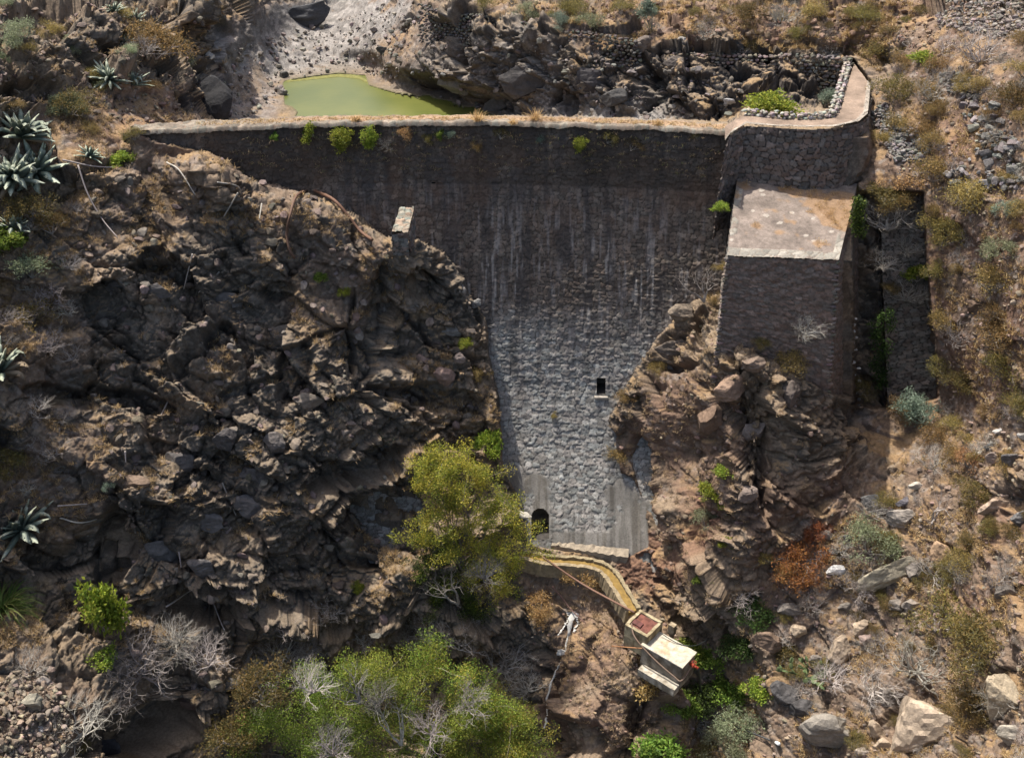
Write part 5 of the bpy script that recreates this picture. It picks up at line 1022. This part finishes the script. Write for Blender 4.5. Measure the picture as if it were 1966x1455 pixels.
BO = [(1762,1368,140,165,(.36,.285,.21),'huge pale tan boulder with ridged faces in the lower right'), (1585,1388,118,92,(.24,.215,.18),'big grey brown flat faced boulder left of the huge pale one'), (1510,1325,52,60,DKG,'dark blue grey boulder below the prickly pear',), (1542,1358,56,46,DKG,'second dark boulder touching the dark blue grey one'),
 (1697,1098,118,52,(.34,.30,.22),'long pale boulder leaning diagonally below the pale green shrub',.0), (1748,1092,50,38,GRY,'grey boulder at the right end of the long diagonal one'), (1800,1052,46,58,ORA,'orange tan boulder standing upright in grey twigs'), (1612,1235,46,62,TAN,'oval tan boulder on the middle of the lower right slope'), (1648,1198,40,34,TAN,'small tan boulder touching the top of the oval one'),
 (1607,1092,40,24,(.72,.70,.66),'bright white stone below the rust red bushes'), (402,188,125,125,(.032,.031,.032),'black rock promontory at the left shore of the reservoir'), (1010,150,90,60,(.06,.055,.052),'black ledge rock on the far bank above the crest'), (1130,150,70,60,(.055,.05,.05),'black block on the far bank below the short terrace wall'), (1180,190,50,44,(.07,.066,.062),'dark block low on the far bank by the pale gravel'), (870,150,70,50,(.15,.14,.13),'grey rock slab on the far bank right of the pool'), (950,185,80,40,(.10,.095,.088),'dark overhanging rock above the right end of the pool'), (1480,1225,66,46,BRN,'smooth brown boulder at the cliff shadow foot'), (1515,1163,58,34,GRY,'grey flat boulder above the smooth brown one'), (1535,1205,34,30,TAN,'small pale boulder right of the smooth brown one'), (1566,1262,34,26,GRY,'small grey boulder left of the oval tan one'), (1925,1320,70,110,(.33,.27,.19),'cleft pale boulder at the right edge'), (1935,1395,72,48,(.30,.27,.22),'flat pale boulder below the cleft one at the right edge'),
 (1680,1395,34,44,TAN,'small tan boulder wedged left of the huge pale one'), (1695,1425,36,28,TAN,'small tan boulder below the wedged one'), (1648,1438,44,26,(.36,.30,.25),'flat pinkish stone at the bottom edge'), (1735,985,70,40,(.25,.22,.19),'grey ridged boulder on the slope under the bare dark tree'), (1670,955,36,40,(.13,.125,.12),'dark slab stone at the edge of the cliff shadow'), (1690,975,60,16,(.17,.165,.16),'long thin slab lying under the dark slab stone'), (1712,978,34,22,DKG,'round dark stone beside the thin slab'), (1737,963,30,24,(.13,.12,.13),'round purple grey stone beside the ridged boulder'),
 (1905,965,80,36,(.36,.27,.20),'long flat tan boulder near the right edge'), (1945,985,60,34,(.16,.155,.15),'grey boulder under the long flat tan one at the right edge'), (1935,1135,60,30,GRY,'grey flat boulder under the fan shaped dead shrub'), (1918,825,34,14,(.42,.40,.37),'white flat stone near the right edge, left one'), (1955,832,34,20,(.50,.47,.42),'large white stone at the right edge'), (1900,850,34,18,(.17,.17,.17),'dark stone under the white stones'), (1910,875,40,24,(.25,.20,.17),'brown stone under the dark stone at right'), (1950,880,44,36,(.15,.14,.135),'dark boulder at the right edge below the white stone'),
 (1765,935,34,16,(.42,.37,.31),'pale flat stone left of the bare dark tree'), (1595,1020,30,20,GRY,'small grey stone by the upper rust red bush'), (1630,1030,20,14,DKG,'small dark stone beside the pale green shrub'), (1580,1065,36,22,(.14,.135,.135),'dark flat stone right of the rust red bush'), (1600,1056,22,16,DKG,'small dark stone above the dark flat stone'), (1715,1158,40,28,GRY,'grey stone with tan marks on the middle slope'), (1745,1155,36,26,(.28,.24,.20),'pinkish stone right of the grey marked one'), (1660,1220,36,26,(.27,.20,.17),'pinkish brown stone right of the oval boulder'), (1620,1160,34,18,GRY,'flat grey stone in the middle of the lower slope'), (1545,1345,28,20,DKG,'small dark stone behind the big flat faced boulder'), (1700,1330,36,40,GRY,'grey stone behind the left side of the huge pale boulder'), (1810,1200,30,20,BRN,'brown stone among the wide olive shrub'),
 (60,1348,48,46,(.24,.22,.17),'greenish grey boulder on the scree at the lower left'), (80,1308,34,26,(.28,.24,.21),'pale boulder above the greenish grey one on the scree'), (290,1430,88,60,(.075,.07,.07),'dark boulder in the black hollow at the bottom left'), (405,1318,76,50,(.10,.09,.082),'dark grey boulder above the hollow at the bottom'), (385,1385,66,42,(.14,.10,.08),'brown pointed rock below the dark grey boulder'), (75,1400,24,18,(.36,.34,.33),'whitish stone on the lower left scree'),
 (572,22,130,46,(.06,.06,.062),'big black wet looking boulder in the dry bed behind the pool'), (395,108,20,14,(.42,.42,.41),'white stone on the black rocks left of the pool'), (545,142,20,24,(.07,.065,.06),'black stone at the head of the pool'), (540,175,22,20,(.2,.18,.16),'brown stone at the left shore of the pool'), (735,95,26,18,(.08,.075,.07),'black stone on the slope right of the pool head'), (745,178,26,14,(.09,.085,.08),'dark stone at the right shore of the pool'), (1306,77,18,16,(.40,.37,.33),'round white stone on the ochre terrace'), (1400,195,28,16,(.30,.29,.28),'grey slab in the dark corner of the reservoir'), (1295,118,50,30,(.12,.1,.085),'brown rock on the rim above the dark cliff'), (1230,75,40,30,(.15,.12,.10),'brown rock beside the terrace wall end'),
 (850,715,50,36,(.20,.14,.115),'reddish brown block on the dark cliff beside the dam'), (815,690,40,30,(.18,.13,.11),'reddish block left of another on the dark cliff'), (882,685,24,20,(.19,.15,.13),'small pale block on the cliff edge by the dam'), (885,553,18,24,(.24,.21,.18),'small upright pale stone on the cliff top by the dam'), (912,580,26,18,(.20,.19,.175),'pale angular stone jutting at the cliff edge'), (868,632,46,22,(.16,.145,.13),'grey slab on the dark cliff beside the dam'), (825,617,18,18,(.24,.18,.14),'small tan block under the small bare bush'), (990,985,44,22,(.40,.37,.31),'pale stone beside the arched opening'),
 (530,845,46,44,(.12,.105,.095),'rounded grey boulder in the middle of the left cliff'), (430,835,50,50,(.095,.085,.08),'dark rounded rock beside the grey boulder of the left cliff'), (340,880,54,60,(.09,.082,.078),'big dark rock on the left side of the left cliff'), (255,925,60,30,(.17,.12,.085),'brown slab at the edge of the left cliff'), (225,540,50,26,(.11,.10,.095),'grey slab on the upper left cliff'), (300,555,56,30,(.12,.108,.10),'grey flat rock beside a slab on the upper left cliff'), (430,570,70,36,(.115,.105,.098),'flat grey rock in the upper middle of the left cliff'), (540,630,70,44,(.13,.11,.092),'brownish slab rock in the centre of the left cliff'), (470,965,72,50,(.125,.112,.105),'smooth grey rock on the lower left cliff'), (400,1000,80,40,(.12,.11,.105),'smooth wide grey rock on the lower left cliff'), (320,1050,80,60,(.105,.098,.093),'smooth rounded rock on the left of the lower cliff'), (390,1085,60,44,(.115,.105,.1),'smooth grey rock under the wide one on the lower cliff'), (590,765,60,36,(.15,.125,.10),'brownish flat rock right of the centre of the left cliff'), (490,905,60,40,(.10,.09,.085),'dark rock above the smooth lower cliff'),
 (1395,740,70,50,(.25,.17,.12),'orange brown outcrop block on the right spur'), (1430,770,50,34,(.24,.18,.14),'pale brown block right of the orange brown outcrop'), (1440,700,60,34,(.19,.14,.105),'brown block on top of the right spur'), (1460,835,46,40,(.17,.14,.12),'grey brown block on the shaded face of the right spur'), (1515,745,40,60,(.15,.12,.10),'tall brown block at the foot of the buttress'), (1435,940,40,40,(.19,.15,.125),'pale brown block on the lower right spur'), (1350,800,50,60,(.17,.115,.08),'brown ridge block on the left side of the right spur'), (1315,600,60,40,(.20,.16,.12),'tan block on the crest of the right spur'), (1280,660,70,40,(.13,.105,.085),'dark block overhanging the right spur ledge'), (1080,1250,36,14,(.5,.48,.44),'white crusted stone beside the water spill')]
BO = [(b_[0], b_[1], b_[2]*1.0, b_[3], b_[4], b_[5]) for b_ in BO]
for i, t_ in enumerate(BO): boulder(t_[0], t_[1], t_[2], t_[3], t_[4], t_[5], 700+i, tilt=(.75 if i == 4 else random.Random(i).uniform(-.3, .3)), cat='boulder' if t_[2] > 32 else 'stone', name='boulder' if t_[2] > 32 else 'stone')

# ---- small stuff: rubble, scree, grass (nobody could count these)
def pick(poly, n, seed, cond=None):
    r = np.random.default_rng(seed); poly = np.array(poly, float); out = []
    lo, hi_ = poly.min(0), poly.max(0); uu = r.uniform(lo[0], hi_[0], n*6); vv = r.uniform(lo[1], hi_[1], n*6); ok = sdpoly(poly, uu, vv) > 0
    uu, vv = uu[ok], vv[ok]; j = np.clip(np.searchsorted(us, uu), 0, m_-1); i = np.clip(np.searchsorted(vs, vv), 0, n_-1); m = FREE[i, j]
    if cond is not None: m &= cond(i, j, r)
    i, j = i[m][:n], j[m][:n]; return G3[i, j], GN[i, j], i, j
def scree(name, label, cat, poly, n, smin, smax, col, seed, cond=None, var=.4, lift=.3, shapes=None):
    p, nn, i, j = pick(poly, n, seed, cond); r = np.random.default_rng(seed); n = len(p); s = smin*(smax/smin)**(r.random(n)**2.2)
    sz = s[:, None]*np.stack([r.uniform(.7, 1.2, n), r.uniform(.6, 1., n), r.uniform(.4, .8, n)], -1)/2
    V_, F_, C_ = scatter_stones(p+nn*(s*lift)[:, None]*.4, sz, colvar(r, n, col, var, .08), seed, shapes=shapes)
    return solo(name, V_, F_, C_, M_STONE, False, label=label, cat=cat, kind='stuff')
FR_ = [(-60,-60),(2030,-60),(2030,1500),(-60,1500)]
scree('rock_rubble', 'broken dark rock rubble covering the left cliff', 'rubble', [(180,300),(440,300),(900,520),(960,850),(780,1000),(800,1200),(420,1455),(250,1300),(200,900),(150,500)], 1700, .12, .9, (.15,.122,.10), 1, lambda i, j, r: (UP[i, j] > .25) & (r.random(len(i)) < .9))
scree('rock_rubble', 'broken brown rock rubble covering the right spur', 'rubble', [(1180,700),(1380,580),(1600,760),(1690,930),(1560,1060),(1400,1200),(1300,1250),(1180,1050),(1250,950),(1160,850)], 800, .1, .5, (.19,.14,.105), 2)
scree('gravel', 'loose small stones on the right slope', 'stones', [(1690,100),(2030,-60),(2030,1500),(1300,1500),(1300,1330),(1500,1100),(1700,940),(1800,780),(1790,380),(1660,300)], 6000, .06, .42, (.24,.185,.145), 3, lambda i, j, r: r.random(len(i)) < .8)
scree('scree', 'grey scree of broken stones in the upper right corner', 'scree', [(1780,-30),(2000,-30),(2000,70),(1900,66),(1800,50)], 2600, .12, .42, (.22,.19,.165), 4, lift=.8)
scree('rubble_heap', 'grey collapsed rubble heap beside the bastion', 'rubble', [(1668,222),(1700,205),(1790,285),(1770,310),(1720,312),(1690,260)], 900, .16, .45, (.20,.185,.17), 5, lift=1.)
scree('rubble_heap', 'dark collapsed wall stones on the slope right of the walkway', 'rubble', [(1800,140),(1840,140),(1880,165),(1870,190),(1820,175)], 200, .2, .5, (.14,.125,.115), 6, lift=1.)
scree('stone_scatter', 'line of larger tumbled stones down the upper right slope', 'stones', [(1840,170),(1900,180),(1960,280),(1960,360),(1850,370),(1820,330),(1880,300),(1850,220)], 150, .3, .8, (.21,.195,.18), 7, lift=.8, shapes=RS2)
scree('scree', 'pale scree of broken stones at the lower left corner', 'scree', [(-40,1310),(90,1290),(130,1400),(110,1500),(-40,1500)], 1500, .1, .6, (.25,.20,.15), 8, lift=.8)
scree('gravel', 'pale stones on the dry bed behind the pool', 'stones', [(440,90),(560,60),(760,0),(800,0),(770,150),(690,145),(560,148),(530,200),(440,240),(430,120)], 900, .1, .7, (.22,.19,.165), 9, lift=.6)
scree('rock_rubble', 'pale and dark broken rock along the far bank of the reservoir', 'rubble', [(780,110),(850,50),(1060,80),(1240,110),(1420,150),(1420,235),(1000,235),(930,212),(800,185)], 700, .12, .7, (.16,.14,.125), 10)
scree('rock_rubble', 'brown broken rock on the upper left slope', 'rubble', [(-40,-40),(430,-40),(430,240),(250,240),(150,200),(-40,200)], 1800, .12, .7, (.15,.115,.09), 11)
scree('rock_rubble', 'brown broken rock on the bank above the terraces', 'rubble', [(830,-40),(1780,-40),(1790,90),(1640,95),(1300,70),(1100,40)], 2400, .12, .6, (.20,.135,.095), 12)
scree('rubble_heap', 'round stones stacked below the left side of the tank', 'stones', [(1175,1215),(1200,1210),(1245,1280),(1215,1285)], 45, .25, .45, (.22,.165,.12), 13, lift=1.)
scree('gravel', 'small stones on the knoll and in the gully', 'stones', [(1000,1050),(1200,1090),(1300,1290),(1340,1455),(1040,1455)], 900, .06, .35, (.24,.17,.12), 14)
RSL = [(1700,110),(1980,60),(1980,960),(1830,900),(1800,780),(1790,380)]; RLO = [(1480,1180),(1700,960),(1980,960),(1980,1470),(1330,1470),(1420,1330)]
filler(RSL, 40, ['twiggy'], 40, 75, 'small dead grey shrub scattered on the upper right slope', 'dead shrubs on the upper right slope', 61)
filler(RSL, 36, ['gold'], 35, 70, 'small golden shrub scattered on the upper right slope', 'golden shrubs on the upper right slope', 62)
filler(RLO, 34, ['twiggy'], 45, 85, 'small dead grey shrub scattered among the boulders of the lower right slope', 'dead shrubs on the lower right slope', 63)
filler(RLO, 30, ['olive'], 30, 60, 'small olive shrub scattered among the boulders of the lower right slope', 'olive shrubs on the lower right slope', 64)
filler([(-10,-10),(420,-10),(330,200),(-10,230)], 20, ['pale'], 30, 60, 'small pale shrub scattered on the upper left slope', 'pale shrubs on the upper left slope', 65)
filler([(-10,-10),(420,-10),(330,200),(-10,230)], 14, ['gold'], 30, 60, 'small golden shrub scattered on the upper left slope', 'golden shrubs on the upper left slope', 66)
filler([(-10,350),(150,420),(200,800),(180,960),(-10,960)], 22, ['twiggy'], 40, 80, 'small dead grey shrub scattered on the left edge slope', 'dead shrubs on the left edge slope', 67)
filler([(860,-10),(1780,-10),(1690,85),(1240,70),(1000,25)], 26, ['olive'], 25, 50, 'small olive shrub scattered on the bank above the terraces', 'olive shrubs above the terraces', 68)
filler([(860,-10),(1780,-10),(1690,85),(1240,70),(1000,25)], 18, ['twiggy'], 30, 60, 'small dead grey shrub scattered on the bank above the terraces', 'dead shrubs above the terraces', 69)
filler([(400,1180),(900,1200),(1000,1290),(500,1260)], 12, ['twiggy'], 60, 110, 'grey dead twigs fringing the top of the green thicket', 'dead twigs fringing the thicket', 70)
def grass(name, label, poly, n, L, cols, seed, cond=None, per=16, w=.010):
    p, nn, i, j = pick(poly, n, seed, cond); r = np.random.default_rng(seed); b = np.repeat(p, per, 0)
    V_, F_, C_ = blades(b, len(b), L, w, cols, seed, .25, .07); return solo(name, V_, F_, C_, M_DRY, False, label=label, cat='dry grass', kind='stuff')
STRAW = [(.42,.29,.13),(.34,.22,.09),(.50,.38,.20),(.28,.17,.07)]; BRG = [(.24,.17,.10),(.30,.21,.12),(.18,.12,.07),(.36,.27,.16)]
GN1 = (fbm(P, 1.3, 402, 3).reshape(n_, m_))
grass('dry_grass', 'straw coloured dry grass over the left slopes', [(-40,-40),(440,-40),(430,300),(700,440),(900,640),(960,800),(780,1180),(560,1200),(150,1250),(-40,1250)], 6500, .28, BRG+STRAW[:2], 21, lambda i, j, r: (UP[i, j] > .3) & (GN1[i, j]-.5*BLK[i, j] > r.uniform(-.3, .5, len(i))))
grass('dry_grass', 'orange dry grass over the right slope', [(1640,60),(2030,-40),(2030,1500),(1240,1500),(1300,1330),(1480,1120),(1640,980),(1700,940),(1800,780),(1790,380)], 4200, .26, STRAW+BRG[:2], 22, lambda i, j, r: (GN1[i, j] > r.uniform(-.2, .6, len(i))))
grass('dry_grass', 'dry grass on the right spur', [(1180,700),(1380,580),(1500,700),(1450,1000),(1400,1200),(1300,1250),(1250,950),(1160,850)], 700, .22, BRG, 23)
grass('dry_grass', 'ochre dry grass on the terraces above the far bank', [(860,-40),(1780,-40),(1700,95),(1640,98),(1240,80),(1100,55),(1000,30)], 2200, .3, STRAW, 24, lambda i, j, r: (GN1[i, j] > r.uniform(-.4, .3, len(i))))
grass('dry_grass', 'brown dry grass on the knoll below the tank', [(1150,1130),(1260,1290),(1320,1455),(1150,1455),(1060,1250),(1010,1110)], 380, .22, BRG, 25)
# grass and small weeds on the crest
r = np.random.default_rng(77); uu = r.uniform(-17, 12, 700); cb = np.stack([uu, arcY(uu)+r.uniform(.2, .85, 700), 0*uu+.12], -1)
V_, F_, C_ = blades(np.repeat(cb, 7, 0), 4900, .12, .010, STRAW, 78, .3, .05); solo('dry_grass', V_, F_, C_, M_DRY, False, label='short orange dry grass along the dam crest', cat='dry grass', kind='stuff')
uu = r.uniform(-15, 11, 260); zz = -r.uniform(.3, 2.6, 260); cb = np.stack([uu, faceY(uu, zz)-.05, zz], -1)
V_, F_, C_ = blades(np.repeat(cb, 9, 0), 2340, .28, .009, BRG+[(.2,.2,.07)], 79, 1.1, .1); solo('dry_grass', V_, F_, C_, M_DRY, False, label='dry weeds hanging on the top courses of the dam face', cat='dry grass', kind='stuff')
